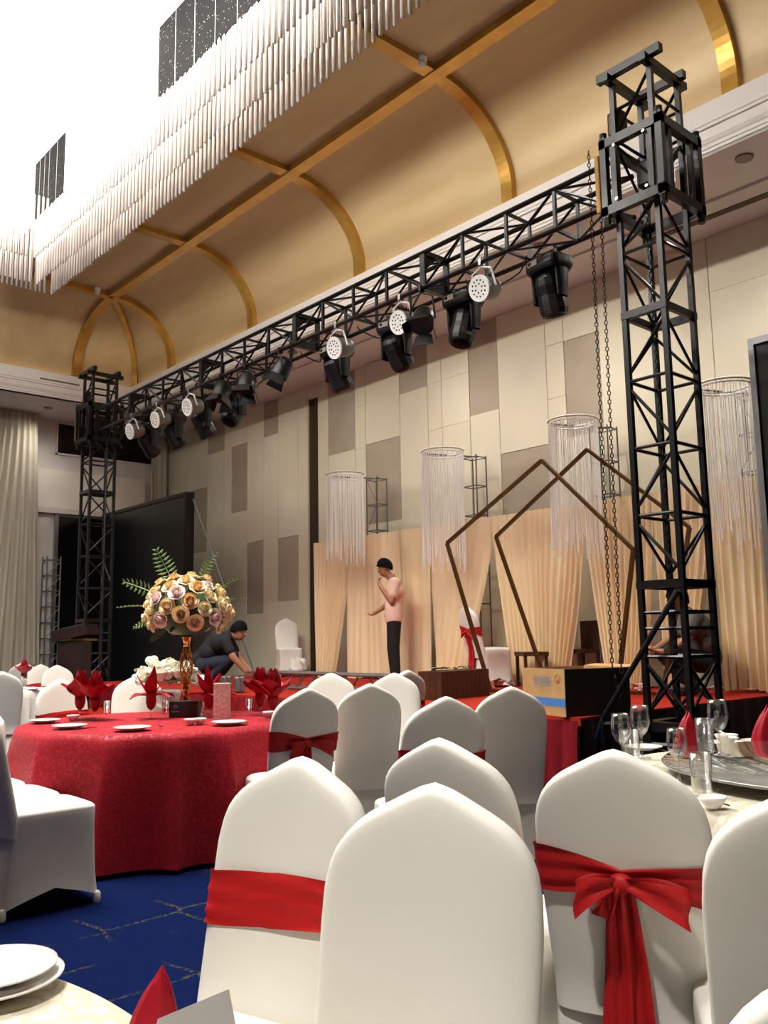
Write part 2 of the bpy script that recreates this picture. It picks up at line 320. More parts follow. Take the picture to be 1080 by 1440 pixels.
for a, b in zip([XBM]+RIBX[1:], RIBX[1:]+[XR]): MB().bb((a,RY1,ZC),(b,YBM,ZC+.05)).build('ceiling_panel', M_goldfab, ce)
for a, b in zip(RIBY[1:]+[YF], RIBY): MB().bb((XBM,a,ZC),(RX0,min(b,RY1),ZC+.05)).build('ceiling_panel', M_goldfab, ce) if a < RY1 else None
MB().bb((RX0,YF,ZC),(XR,RY0,ZC+.05)).build('ceiling_panel', M_goldfab, ce); MB().bb((RX1,RY0,ZC),(XR,RY1,ZC+.05)).build('ceiling_panel', M_goldfab, ce)
def rib(pts, w, t, wdir, name='rib'):    # rectangular strip swept along pts, width w along wdir
    pts = [Vector(p) for p in pts]; wd = Vector(wdir).normalized()*w/2; vs = []
    for i, p in enumerate(pts):
        d = (pts[min(i+1,len(pts)-1)]-pts[max(i-1,0)]).normalized(); nrm = d.cross(wd).normalized()*t/2
        vs += [p-wd-nrm, p+wd-nrm, p+wd+nrm, p-wd+nrm]
    fs = [(i*4+k, i*4+(k+1)%4, i*4+4+(k+1)%4, i*4+4+k) for i in range(len(pts)-1) for k in range(4)]+[(3,2,1,0), tuple(range(len(vs)-4,len(vs)))]
    return MB().add(vs, fs).build(name, M_goldrib, ce)
RW = .17
for i, x in enumerate(RIBX):
    rib([(x, YC+.17-cove(k/24)[0]*(YC+.17-YBM), ZCT+cove(k/24)[1]-.03*(k/24)) for k in range(25)], RW, .12, (1,0,0))
    if i: rib([(x,RY1,ZC-.03),(x,YBM,ZC-.03)], RW, .10, (1,0,0), 'beam')
for i, y in enumerate(RIBY):
    rib([(XC-.17+cove(k/24)[0]*(XBM-XC+.17), y, ZCT+cove(k/24)[1]-.03*(k/24)) for k in range(25)], RW, .12, (0,1,0))
    if i: rib([(XBM,y,ZC-.03),(RX0,y,ZC-.03)], RW, .10, (0,1,0), 'beam')
rib([(XC-.17+cove(k/24)[0]*(XBM-XC+.17), YC+.17-cove(k/24)[0]*(YC+.17-YBM), ZCT+cove(k/24)[1]-.03) for k in range(25)], .10, .10, (1,1,0))
rib([(XBM,YBM,ZC-.035),(XR,YBM,ZC-.035)], RW, .12, (0,1,0), 'beam'); rib([(XBM,YF,ZC-.035),(XBM,YBM,ZC-.035)], RW, .12, (1,0,0), 'beam')
for (px, py), nm in (((594,89),'small white ceiling sensor dome beside gold rib near chandelier'), ((137,411),'small white ceiling sensor dome at the far left gold rib corner')):
    p = at(px, py, Z=ZC-.09); s_ = tag(MB().ball((0,0,0),.045,14,10).lathe([(.055,.03),(.055,.09)],14).build('ceiling_sensor', M_plaster, None, True), nm, 'sensor'); s_.location = p
# recess: dark fascia with painted glints, white panels glowing as glare, luminous ceiling
def fpanel(a, b, m, y=RY1-.012): MB().bb((a,y,ZC-.35),(b,y+.04,8.3)).build('fascia_panel', m, ce)
fpanel(RX0, -12.5, mat('glare_white','fff3e6',.4,emit=1.6)); fpanel(-12.5, -11.35, M_sparkle); fpanel(-11.35, -8.62, mat('glare_white','fff3e6',.4,emit=1.6))  # emissive white panels imitate glare washing out the dark fascia
x = -8.62
while x < RX1: fpanel(x+.004, min(x+1.3,RX1), M_sparkle); x += 1.3
MB().bb((RX0-.04,RY0,ZC-.0),(RX0,RY1,8.3)).build('fascia_panel', mat('glare_white','fff3e6',.4,emit=1.6), ce)  # left side glows white too, as the same glare
MB().bb((RX0,RY0-.04,ZC),(RX1,RY0,8.3)).build('fascia_panel', M_plaster, ce); MB().bb((RX1,RY0,ZC),(RX1+.04,RY1,8.3)).build('fascia_panel', M_plaster, ce)
nx, ny = 6, 3
for i in range(nx):
    for j in range(ny):
        ax, bx = RX0+(RX1-RX0)*i/nx, RX0+(RX1-RX0)*(i+1)/nx; ay, by = RY0+(RY1-RY0)*j/ny, RY0+(RY1-RY0)*(j+1)/ny
        MB().bb((ax+.01,ay+.01,8.3),(bx-.01,by-.01,8.33)).build('light_panel', M_glow, ce)
downlight(-.7,-1.5,ZC-.03,DOWNLIGHT*3.9,37,'added spotlight high in the ceiling behind the nearest table',.15,(-1.35,1.25,.9))  # unseen beam added behind the camera, aimed to brighten the nearest chairs
for x, y, w in ((-1.3,3.3,'table with glass turntable'),(-5.4,2.6,'red cloth table'),(-7.2,1.2,'white table at left edge'),(-4.6,4.9,'sash chairs before the stage'),(-9.6,1.4,'far left tables')):
    z = 8.27 if (RX0 < x < RX1 and RY0 < y < RY1) else ZC-.03
    downlight(x, y, z, DOWNLIGHT*(1.5 if x < -5 else 1), 62, 'downlight high in the ceiling over '+w, .12)
# ================================================================== CHANDELIER
ch = thing('crystal_chandelier', 'huge stepped chandelier of hanging white acrylic rods under glowing ceiling', 'chandelier', (-7.5,4.1,5.86))
ZB = 5.86; rodmesh = {}
def rodm(L, r=.017):
    k = (round(L,3), r)
    if k not in rodmesh: rodmesh[k] = MB().lathe([(.004,0),(r,.012),(r,L-.03),(.004,L)], 6).mesh('rod', M_rod, True)
    return rodmesh[k]
rows = [(4.15,-11.27,1.33),(3.87,-11.03,.93),(3.56,-10.27,.5)]
cnt = 0; stuff = MB((-7.5,4.1,ZB)); wires = MB((-7.5,4.1,ZB))
for ri, (y, x0, L) in enumerate(rows):
    n = int((-3.3-x0)/.083)
    for i in range(n):
        x = x0+.083*i; dz = random.uniform(-.012,.012)
        if cnt < 295: link('rod', rodm(L), ch, (x+7.5, y-4.1, dz)); cnt += 1
        else: stuff.lathe([(.017,0),(.017,L)],5,(x,y,ZB+dz))
        if i % 5 == 0 and ri == 0: wires.bar((x,y,ZB+L+dz),(x,y,8.3),.003,3)
    k = 0; yy = y-.1
    while yy > -2.0:
        stuff.lathe([(.017,0),(.017,L)],5,(x0,yy,ZB)); wires.bar((x0,yy,ZB+L),(x0,yy,8.3),.0025,3); yy -= .06
for k in range(5):                       # unseen bulbs added inside the chandelier to light cove, cornice and wall
    x = -8.9+1.0*k; b_ = MB((-7.5,4.1,ZB)).lathe([(.02,.10),(.035,.06),(.05,.0),(.035,-.045),(.0,-.06)],12,(x,1.7,7.5)).build('added_bulb', mat('added_bulb_glow','fff6e8',.4,emit=6), ch, True)
    l = bpy.data.lights.new('added_bulb_light','POINT'); l.energy = 430; l.shadow_soft_size = .12; l.color = (1,.965,.91); lo_ = bpy.data.objects.new('added_bulb_light', l); COL.objects.link(lo_); lo_.parent = ch; lo_.location = (x+7.5, 1.7-4.1, 7.36-ZB)
    MB((-7.5,4.1,ZB)).bar((x,1.7,7.85),(x,1.7,8.3),.008,6).build('added_bulb_stem', M_chrome, ch)
tag(stuff.build('rod_rows', M_rod, ch, True), kind='stuff'); tag(wires.build('wires', M_chrome, ch), kind='stuff')

# ================================================================== STAGE
SX0, SX1, SY0, SY1, SH = -13.86, -4.14, 5.62, 9.5, .65
st = thing('stage_platform', 'long raised stage covered in red carpet with red draped front', 'stage', ((SX0+SX1)/2,(SY0+SY1)/2,0))
so = ((SX0+SX1)/2,(SY0+SY1)/2,0)
MB(so).bb((SX0,SY0,SH-.06),(SX1,SY1,SH)).build('carpet_top', M_stagered, st)
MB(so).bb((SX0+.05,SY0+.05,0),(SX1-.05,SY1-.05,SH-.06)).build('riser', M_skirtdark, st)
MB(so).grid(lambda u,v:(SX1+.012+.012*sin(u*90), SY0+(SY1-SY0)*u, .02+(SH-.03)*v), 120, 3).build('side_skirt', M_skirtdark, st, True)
def swag(u, v):
    x = SX0+(SX1-SX0)*u; ph = u*17; sg = abs(sin(ph*pi)); z = .02+(SH-.04)*v
    return (x, SY0-.03-.035*abs(sin(ph*pi*4))*(1-v*.3)-.05*(1-sg)*(1-v)-.012*sin(x*31+z*9), z)
MB(so).grid(swag, 420, 12).build('front_skirt', M_skirt, st, True)
sp = thing('stage_step', 'low red carpeted step with white edge along the stage front at left', 'step', (-10.2,5.2,0))
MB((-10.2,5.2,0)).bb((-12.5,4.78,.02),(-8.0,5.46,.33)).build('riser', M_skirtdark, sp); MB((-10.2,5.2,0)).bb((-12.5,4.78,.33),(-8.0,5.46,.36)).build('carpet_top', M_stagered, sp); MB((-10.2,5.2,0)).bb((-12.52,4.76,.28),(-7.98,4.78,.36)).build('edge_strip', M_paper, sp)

# ================================================================== TRUSS TOWERS
TW, TD = .35, .42; TY0 = 5.94
def tower(x0, label, top):
    bx, by = x0+TW/2, TY0+TD/2; t = thing('truss_tower', label, 'truss tower', (bx,by,0), group='stage truss towers'); o = (bx,by,0)
    cs = [(x0,TY0),(x0+TW,TY0),(x0+TW,TY0+TD),(x0,TY0+TD)]; zt = top-.12
    for c in cs: MB(o).sq((c[0],c[1],.62),(c[0],c[1],zt),.042).build('chord', M_black, t)
    lv = [1.10,1.31,1.43,1.64,2.17,2.70,3.24,3.78,4.30]+([4.8,5.3,5.55])
    for z in lv:
        for a, b in zip(cs, cs[1:]+cs[:1]):
            if abs(z-1.64) < .01 or abs(z-3.78) < .01: MB(o).box(((a[0]+b[0])/2,(a[1]+b[1])/2,z), (abs(a[0]-b[0])+.05, abs(a[1]-b[1])+.05, .06) if 1 else 0).build('joint_plate', M_black, t) if a[1]==b[1] else MB(o).box(((a[0]+b[0])/2,(a[1]+b[1])/2,z),(.035,abs(a[1]-b[1])-.05,.06)).build('joint_plate', M_black, t)
            elif z == 4.8: pass
            else: MB(o).bar((*a,z),(*b,z),.014,6).build('rung', M_black, t)
    zz = [1.68,2.17,2.70,3.24,3.75,4.30,4.75,5.3]; k = 0
    for z0, z1 in zip(zz[:-1], zz[1:]):
        for i, (a, b) in enumerate(zip(cs, cs[1:]+cs[:1])):
            p, q = (a, b) if (k+i) % 2 else (b, a)
            MB(o).bar((*p,z0+.05),(*q,z1-.05),.013,6).build('diagonal', M_black, t)
        k += 1
    for i, (a, b) in enumerate(zip(cs, cs[1:]+cs[:1])):
        MB(o).bar((*a,.68),(*b,1.06),.013,6).build('diagonal', M_black, t); MB(o).bar((*b,.68),(*a,1.06),.013,6).build('diagonal', M_black, t)
    # base frame with outriggers
    for a, b in zip(cs, cs[1:]+cs[:1]): MB(o).box(((a[0]+b[0])/2,(a[1]+b[1])/2,.59),(abs(a[0]-b[0])+.09,abs(a[1]-b[1])+.09,.07)).build('base_beam', M_black, t)
    for c in cs: MB(o).sq((c[0],c[1],.0),(c[0],c[1],.56),.07).build('base_leg', M_black, t)
    for z in (.12,.32,.46): MB(o).bar((x0-.12,TY0-.02,z),(x0+TW+.1,TY0-.02,z),.02,6).build('base_bar', M_black, t)
    # sleeve block
    sx0, sx1, sy0, sy1, z0, z1 = x0-.06, x0+TW+.10, TY0-.08, TY0+TD+.06, 4.66, 5.24
    cc = [(sx0,sy0),(sx1,sy0),(sx1,sy1),(sx0,sy1)]
    for c in cc: MB(o).sq((*c,z0-.05),(*c,z1+.06),.055).build('sleeve_post', M_black, t)
    for z in (z0,z1):
        for a, b in zip(cc, cc[1:]+cc[:1]): MB(o).box(((a[0]+b[0])/2,(a[1]+b[1])/2,z),(abs(a[0]-b[0])+.06,abs(a[1]-b[1])+.06,.075)).build('sleeve_beam', M_black, t)
    for s in (sx0+.09, sx1-.09): MB(o).box((s,sy0,(z0+z1)/2),(.05,.035,z1-z0)).build('sleeve_upright', M_black, t)
    for s in (sy0+.12, sy1-.12): MB(o).box((sx1,s,(z0+z1)/2),(.035,.05,z1-z0)).build('sleeve_upright', M_black, t)
    for c in cc:
        for z in (z0-.06,z1+.05): MB(o).bar((c[0],c[1],z-.05),(c[0],c[1],z+.05),.03,8).build('guide_wheel', M_blackpl, t)
    for z in (z0+.06,z1-.06):
        for s in (sx0+.12,sx1-.12): MB(o).bar((s,sy0-.045,z),(s,sy0-.02,z),.014,6).build('bolt', M_chrome, t)
    # head: two crossing beams, hoist motor
    MB(o).box((bx,TY0-.02,top-.03),(TW+.24,.06,.07)).build('head_beam', M_black, t); MB(o).box((bx,TY0+TD+.02,top-.03),(TW+.12,.06,.07)).build('head_beam', M_black, t)
    for xx in (x0,x0+TW): MB(o).box((xx,by,top-.09),(.06,TD+.22,.06)).build('head_beam', M_black, t)
    MB(o).bar((x0,TY0,5.32),(x0+TW,TY0,top-.14),.014,6).build('diagonal', M_black, t); MB(o).bar((x0,TY0+TD,5.32),(x0+TW,TY0+TD,top-.14),.014,6).build('diagonal', M_black, t)
    h = MB(o).box((x0-.02,TY0+.08,5.47),(.13,.12,.22)).build('hoist_motor', M_rust, t, bevel=.02); MB(o).bar((x0-.02,TY0+.08,5.30),(x0-.02,TY0+.08,5.36),.03,8).build('hook', M_chrome, h)
    MB(o).box((x0-.13,TY0-.06,4.93),(.045,.07,.50)).build('chain_bag', M_tan, t, bevel=.01)
    MB(o).box((bx+.05,by,4.98),(.24,.2,.22)).build('pulley_box', M_blackpl, t, bevel=.02)
    return t, o
XT = -3.76
tr, tro = tower(XT, 'black truss tower at right of the stage with hoist chains', 5.90)
MB(tro).bar((XT+TW-.02,TY0-.04,1.58),(-4.05,TY0-.16,.64),.022,8).build('brace', M_black, tr); MB(tro).bar((-4.05,TY0-.16,.66),(-4.12,TY0-.18,.49),.012,6).build('brace_screw', M_chrome, tr)
MB(tro).bar((-4.05,TY0-.16,.62),(-4.05,TY0-.16,0),.025,6).build('outrigger_leg', M_black, tr); MB(tro).bar((-4.05,TY0-.16,.60),(XT,TY0,.60),.022,6).build('outrigger', M_black, tr)
XT2 = -14.43
tl, tlo = tower(XT2, 'smaller looking black truss tower at the far left beside dark screen', 5.90)
MB(tlo).bar((XT2+.52,TY0+.2,4.6),(XT2+.52,TY0+.2,.1),.012,6).build('power_cable', M_blackpl, tl)
def chain(pts, label, r=.014, sag=0):
    o = pts[0]; c = thing('hoist_chain', label, 'chain', tuple(o), group='hoist chains'); m = MB(o)
    for p, q in zip(pts[:-1], pts[1:]):
        p, q = Vector(p), Vector(q); L = (q-p).length; d = (q-p)/L; n = int(L/.036); a = d.orthogonal().normalized(); b = d.cross(a)
        for i in range(n):
            ce_ = p+d*(i+.5)*L/n; s = a if i % 2 else b
            m.tube([ce_+d*(.024*cos(t))+s*(.0125*sin(t)) for t in [2*pi*k/6 for k in range(6)]], .0045, 3, True)
    tag(m.build('links', M_chain, c), kind='stuff'); return c
chain([(-3.955,5.84,5.25),(-3.985,5.84,1.02),(-3.93,5.86,.70)], 'left strand of long hoist chain hanging beside right truss tower')
chain([(-3.865,5.84,4.66),(-3.905,5.84,.98),(-3.93,5.85,.72)], 'right strand of long hoist chain hanging beside right truss tower')
chain([(-3.62,6.12,4.84),(-3.60,6.12,.68)], 'chain hanging inside the right black truss tower')
# ================================================================== TRUSS BRIDGE
bx0, bx1, by0, by1, bz0, bz1 = XT2+TW+.14, XT-.09, 5.98, 6.32, 4.78, 5.15
bo = ((bx0+bx1)/2, 6.15, bz0)
br = thing('truss_bridge', 'long black box truss spanning the stage and carrying the lamps', 'truss', bo)
for y in (by0,by1):
    for z in (bz0,bz1): MB(bo).bar((bx0,y,z),(bx1,y,z),.024,8).build('chord', M_black, br)
xp = [-6.09+.555*i for i in range(-16,5)]; xp = [x for x in xp if bx0+.1 < x < bx1-.05]; k = 0
for x in xp:
    joint = any(abs(x-j) < .1 for j in (-6.09,-8.31,-10.53,-12.75))
    for y in (by0,by1):
        MB(bo).box((x,y,(bz0+bz1)/2),((.07 if joint else .028),.028,bz1-bz0)).build('post', M_black, br)
    for z in (bz0,bz1):
        MB(bo).box((x,(by0+by1)/2,z),((.06 if joint else .025),by1-by0,(.05 if joint else .025))).build('cross_bar', M_black, br)
    if joint:
        MB(bo).add([(x,by0,bz1),(x,by0+.22,bz1),(x,by0,bz1-.2)],[(0,1,2)]).build('gusset', M_black, br, thick=.012); MB(bo).add([(x,by1,bz0),(x,by1-.22,bz0),(x,by1,bz0+.2)],[(0,1,2)]).build('gusset', M_black, br, thick=.012)
ed = [bx0]+xp+[bx1]
for a, b in zip(ed[:-1], ed[1:]):
    for y in (by0,by1): MB(bo).bar((a,y,bz1 if k%2 else bz0),(b,y,bz0 if k%2 else bz1),.013,6).build('diagonal', M_black, br)
    MB(bo).bar((a,by0 if k%2 else by1,bz1),(b,by1 if k%2 else by0,bz1),.012,6).build('diagonal', M_black, br); MB(bo).bar((a,by1 if k%2 else by0,bz0),(b,by0 if k%2 else by1,bz0),.012,6).build('diagonal', M_black, br); k += 1
# ================================================================== LAMPS
def moving_head(x, tilt, rz, label):
    o = (x, by1, bz0); t = thing('moving_head_lamp', label, 'stage light', o, group='black moving head lamps')
    for s in (-.1,.1):
        c = MB().box((s,0,-.015),(.045,.07,.09)).build('clamp', M_blackpl, t, bevel=.008); MB().bar((s,-.045,.02),(s,.0,.035),.014,8).build('clamp_bolt', M_chrome, c)
    b = thing_part('head_group', t) if False else None
    R = Matrix.Rotation(rz, 3, 'Z')
    base = MB().grid(lambda u,v: tuple(R@Vector((.20*sgnpow(cos(2*pi*u),.45)*(1-.12*abs(2*v-1)**3), .155*sgnpow(sin(2*pi*u),.45)*(1-.12*abs(2*v-1)**3), -.06-.135*v))), 28, 7, True)
    n = 28; base.add([tuple(R@Vector((.176*sgnpow(cos(2*pi*k/n),.45), .136*sgnpow(sin(2*pi*k/n),.45), z))) for z in (-.06,-.195) for k in range(n)], [tuple(range(n)), tuple(range(n,2*n))])
    bo_ = base.build('base', M_blackpl, t, False)
    pl = MB().box(R@Vector((-.06,-.158,-.115)),(.12,.008,.05),rz).build('display', M_paper, bo_); MB().box(R@Vector((-.09,-.1635,-.115)),(.035,.004,.03),rz).build('display_mark', M_blackpl, pl)
    for s in (-1,1):
        MB().grid(lambda u,v,s=s: tuple(R@Vector((s*(.155+.028*cos(2*pi*u)*(1 if v < .8 else .8)), .085*sin(2*pi*u)*(1-.25*v), -.19-.27*v))), 14, 6, True).build('yoke_arm', M_blackpl, t, True)
    MB().box((0,0,-.205),(.30,.13,.04),rz).build('yoke_bridge', M_blackpl, t, bevel=.015)
    T = R@Matrix.Rotation(tilt, 3, 'X'); pv = Vector((0,0,-.38))
    pr = [(.02,.17),(.085,.165),(.118,.13),(.128,.06),(.125,-.03),(.132,-.09),(.135,-.17),(.12,-.215),(.105,-.225),(.10,-.215),(.0,-.21)]
    hd = MB().lathe(pr, 12, pv, T).build('head', M_blackpl, t, False, bevel=.006)
    MB().lathe([(.0,-.214),(.098,-.2145)], 20, pv, T).build('lens', mat('lens_glass','1a2026',.06), hd, True)
    return t
def sgnpow(v, p): return math.copysign(abs(v)**p, v)
MH = [(-4.77,.25,'largest moving head lamp, hanging next to the right truss tower'),(-5.86,-.3,'moving head lamp second from the right truss tower'),(-6.88,.75,'moving head lamp third from the right truss tower, head swung down left'),(-7.93,.5,'moving head lamp fourth from the right truss tower beside dark slot'),
      (-10.17,-.6,'moving head lamp tipped sideways, rightmost of the far left cluster'),(-11.07,.55,'moving head lamp second in the far left cluster under white par lamp'),(-11.93,.6,'moving head lamp third in the far left cluster, low against wall'),(-12.77,.7,'moving head lamp farthest left, beside the left truss tower')]
for i, (x, ti, lb) in enumerate(MH): moving_head(x, ti, radians(-8+5*((i*7) % 5)), lb)
def par_can(x, z, label, rz=0, tilt=.25, white=True, r=.115):
    o = (x, by0, bz0); t = thing('par_lamp', label, 'stage light', o, group='white par lamps' if white else 'black par lamps')
    mb_ = M_lampgrey if white else M_blackpl; mf = M_white_metal if white else M_blackpl; dz = z-bz0
    MB().box((0,0,0),(.04,.065,.075)).build('clamp', M_chrome if white else M_blackpl, t, bevel=.008)
    R = Matrix.Rotation(rz,3,'Z'); T = R@Matrix.Rotation(tilt,3,'X')@Matrix.Rotation(radians(90),3,'X')   # local +Z -> -Y
    c = Vector((0,0,dz)); yk = [c+T@Vector((-r*1.12,0,-.05)), Vector((0,0,-.03))+R@Vector((-r*1.0,0,-.06)), Vector((0,0,-.035))+R@Vector((0,0,-.01)), Vector((0,0,-.03))+R@Vector((r*1.0,0,-.06)), c+T@Vector((r*1.12,0,-.05))]
    MB().tube(yk, .011, 6).build('yoke', mf, t)
    body = MB().lathe([(r*.35,-.20),(r*.7,-.19),(r*.92,-.14),(r*.98,-.05),(r*1.02,.03),(r*1.02,.045),(r*.9,.045)], 20, c, T).build('can', mb_ if white else M_blackpl, t, True)
    MB().lathe([(r*.86,.03),(r*1.08,.03),(r*1.08,.05),(r*.86,.05)], 24, c, T).build('rim', mf, body)
    f = MB().lathe([(0,.044),(r*.9,.044)], 24, c, T).build('face', mf if white else M_dark, t)
    if white:
        for rr, n, ph in ((r*.68,12,0),(r*.36,6,.2)):
            for k in range(n): MB().lathe([(0,.052),(r*.085,.051),(r*.085,.044)], 7, c+T@Vector((rr*cos(2*pi*k/n+ph), rr*sin(2*pi*k/n+ph), 0)), T).build('lens', M_dark, f)
    else:
        for k in range(4):
            A = Matrix.Rotation(k*pi/2,3,'Z'); MB().add([c+T@(A@Vector(p)) for p in ((-r*.7,r,.05),(r*.7,r,.05),(r*.95,r*1.35,.17),(-r*.95,r*1.35,.17))],[(0,1,2,3)]).build('barn_door', M_blackpl, t, thick=.006)
    return t
for x, z, lb in ((-5.30,4.52,'round white par lamp nearest the right truss tower'),(-6.43,4.51,'round white par lamp second from the right tower, left of bulky black lamp'),(-7.50,4.52,'round white par lamp third from the right tower, middle of truss'),(-10.84,4.54,'round white par lamp right of two at far left'),(-11.80,4.55,'round white par lamp left of two at far left'),(-12.64,4.53,'farthest white par lamp tucked beside left truss tower')): par_can(x, z, lb)
for x, z, rz, ti, lb in ((-6.12,4.42,.5,.9,'black par lamp with barn doors between two moving heads at centre'),(-8.62,4.50,-.6,1.1,'black par lamp with barn doors left of middle white par'),(-9.38,4.50,.7,1.2,'black par lamp with barn doors hanging mid-left of truss'),(-10.0,4.52,.3,1.2,'black par lamp with barn doors just above tipped moving head')): par_can(x, z, lb, rz, ti, False)
for i, (a, b, lb) in enumerate(((-4.95,-5.7,'thin black cable looping under truss at right'),(-6.6,-7.4,'thin black cable looping under truss at centre'),(-7.7,-8.5,'thin black cable looping under truss left of centre'),(-9.0,-9.9,'thin black cable looping under truss at far left'))):
    pts = [(a+(b-a)*k/12, by1-.1+.05*sin(k), bz0+.01-.22*sin(pi*k/12)) for k in range(13)]
    tag(MB().tube(pts, .008, 5).build('lamp_cable', M_blackpl, None, True), lb, 'cable', 'cables under the truss')
# ================================================================== LED SCREENS
def screen(x0, x1, y, label):
    o = ((x0+x1)/2, y, 0); t = thing('led_screen', label, 'screen', o, group='side screens')
    MB(o).bb((x0+.05,y,.35),(x1-.05,y+.12,3.97)).build('panel', M_screen, t)
    MB(o).bb((x0,y-.03,.3),(x0+.055,y+.16,4.03)).build('frame_side', M_alu if x0 > -6 else M_black, t); MB(o).bb((x1-.055,y-.03,.3),(x1,y+.16,4.03)).build('frame_side', M_alu if x0 > -6 else M_black, t)
    MB(o).bb((x0+.055,y-.03,3.965),(x1-.055,y+.16,4.03)).build('frame_top', M_alu if x0 > -6 else M_black, t)
    for s in (x0+.3, x1-.3): MB(o).bb((s-.05,y,0),(s+.05,y+.3,.35)).build('foot', M_black, t)
screen(-3.74,-.1,8.0,'dark screen in silver frame at the right edge beside peach curtain'); screen(-18.2,-14.55,8.0,'big dark screen standing behind the left truss tower')
b_ = thing('screen_brace','thin grey pole leaning beside the left dark screen','pole',(-13.9,8.6,SH)); MB((-13.9,8.6,SH)).bar((-14.5,8.1,3.9),(-13.6,8.9,SH),.012,6).build('pole', M_alu, b_)
# ================================================================== BACKDROP CURTAINS
YCU, ZT, ZH = 9.0, 2.89, .67
def curtain(x0, x1, b0, b1, npl, label, depth=.05, gather=None, seed=0, flat=0):
    o = ((x0+x1)/2, YCU, ZH); nu = max(40, int(npl*9)); ph = seed*1.7
    def fn(u, v):                     # v 0 bottom, 1 top ; bottom edge runs b0..b1
        e = (1-v)**1.3; xa = x0+(b0-x0)*e; xb = x1+(b1-x1)*e; tight = (xb-xa)/(x1-x0)
        d = depth*(flat+(1-flat)*1)*(.35+.65*(1-v))*(.6+.8*max(0,1-tight))
        uu = u+.012*sin(u*19+ph)+.01*sin(v*5+ph+u*7)
        return (xa+(xb-xa)*u, YCU+d*sin(uu*npl*2*pi+ph)+.02*sin(u*9+v*4+ph)-.015*seed%3*.01, ZH+(ZT-ZH)*v+.02*sin(u*11+ph)*(1-v))
    t = thing('backdrop_curtain', label, 'curtain', o, group='peach backdrop curtains'); MB(o).grid(fn, nu, 24).build('cloth', M_peach, t, True)
    MB(o).bar((x0,YCU+.05,ZT-.02),(x1,YCU+.05,ZT-.02),.018,6).build('rail', M_alu, t)
    return t
curtain(-11.97,-11.0,-11.9,-11.42,9,'peach curtain at the left end of backdrop, gathered to the left',.05,seed=1)
curtain(-11.06,-9.80,-11.09,-9.75,8,'smooth peach curtain behind the standing person',.02,seed=2)
curtain(-9.86,-9.12,-9.80,-9.20,4,'narrow peach curtain right of the standing person',.018,seed=3)
curtain(-9.17,-7.88,-9.12,-8.55,6,'peach curtain swept left behind the ribboned leaning chair',.03,seed=4)
curtain(-7.95,-6.42,-7.66,-6.78,15,'wide pleated peach curtain behind the bronze pentagon frames',.05,seed=5)
curtain(-6.46,-5.45,-6.17,-5.72,12,'peach curtain pulled to a narrow foot beside hanging chains',.06,seed=6)
curtain(-5.5,-4.72,-5.45,-5.12,8,'peach curtain mostly hidden behind the right truss tower',.06,seed=8)
curtain(-4.78,-3.4,-4.72,-3.6,12,'peach curtain at right end of backdrop near silver-framed screen',.07,seed=7)
# ================================================================== BEAD RING HANGERS
for i, (x, lb) in enumerate(((-10.62,'leftmost ring hung with a cylinder of bead strings'),(-8.46,'ring of bead strings second from left, behind left pentagon corner'),(-6.25,'ring of bead strings third from left, behind the pentagon peaks'),(-4.32,'rightmost ring of bead strings, behind the right truss tower'))):
    y, z, r = 8.6, 3.83, .29; o = (x, y, z); t = thing('bead_ring_hanger', lb, 'bead hanger', o, group='bead ring hangers'); sy = 9.28; sx = x-.05
    MB(o).tube([(x+r*cos(a), y+r*sin(a), z) for a in [2*pi*k/32 for k in range(32)]], .014, 6, True).build('ring', M_paper, t, True)
    MB(o).tube([(x+r*.97*cos(a), y+r*.97*sin(a), z-.035) for a in [2*pi*k/32 for k in range(32)]], .01, 5, True).build('ring', M_bead, t, True)
    MB(o).bar((x-r,y-.05,z+.01),(sx+.1,sy,z+.0),.012,6).build('arm', M_lampgrey, t)
    m = MB(o); rs = random.Random(i)
    for k in range(64):
        a = 2*pi*k/64+rs.uniform(-.03,.03); L = rs.uniform(1.35,1.72)*(1 if i else .85); px, py = x+r*cos(a), y+r*sin(a); dx, dy = rs.uniform(-.02,.02), rs.uniform(-.02,.02)
        m.tube([(px,py,z-.03),(px+dx*.5,py+dy*.5,z-L*.5),(px+dx,py+dy,z-L)], .0045, 4)
    tag(m.build('bead_strings', M_bead, t), kind='stuff')
    w = .26; c4 = [(sx-w/2,sy-w/2+.05),(sx+w/2,sy-w/2+.05),(sx+w/2,sy+w/2),(sx-w/2,sy+w/2)]
    for c in c4: MB(o).bar((*c,z+.03),(*c,SH),.011,5).build('stand_post', M_lampgrey, t)
    for kz in range(6):
        zz = z-.0-.42*kz
        for a, b in zip(c4, c4[1:]+c4[:1]): MB(o).bar((*a,zz),(*b,zz),.009,5).build('stand_rung', M_lampgrey, t)
    if i in (0,3):
        for kz in range(4): MB(o).bar((*c4[kz%2],z-.42*kz),(*c4[(kz+1)%2],z-.42*kz-.42),.007,4).build('stand_diagonal', M_lampgrey, t)
# ================================================================== PENTAGON FRAMES
def penta(pts, label, closed=True):
    o = pts[-2]; t = thing('pentagon_frame', label, 'arch frame', o, group='bronze pentagon frames')
    for a, b in zip(pts, pts[1:]+pts[:1]): MB(o).sq(a, b, .036).build('tube', M_bronze, t)
    a = Vector(pts[-2]); 
    return t
penta([(-5.82,7.43,3.13),(-4.76,7.43,2.08),(-5.03,7.43,SH+.03),(-6.66,7.43,SH+.03),(-7.27,7.43,2.37)],'bronze pentagon arch frame with its peak further left')
penta([(-5.60,7.95,3.28),(-4.45,7.95,2.30),(-4.85,7.95,SH+.03),(-6.27,7.95,SH+.03),(-6.96,7.95,2.45)],'bronze pentagon arch frame with higher peak further right')
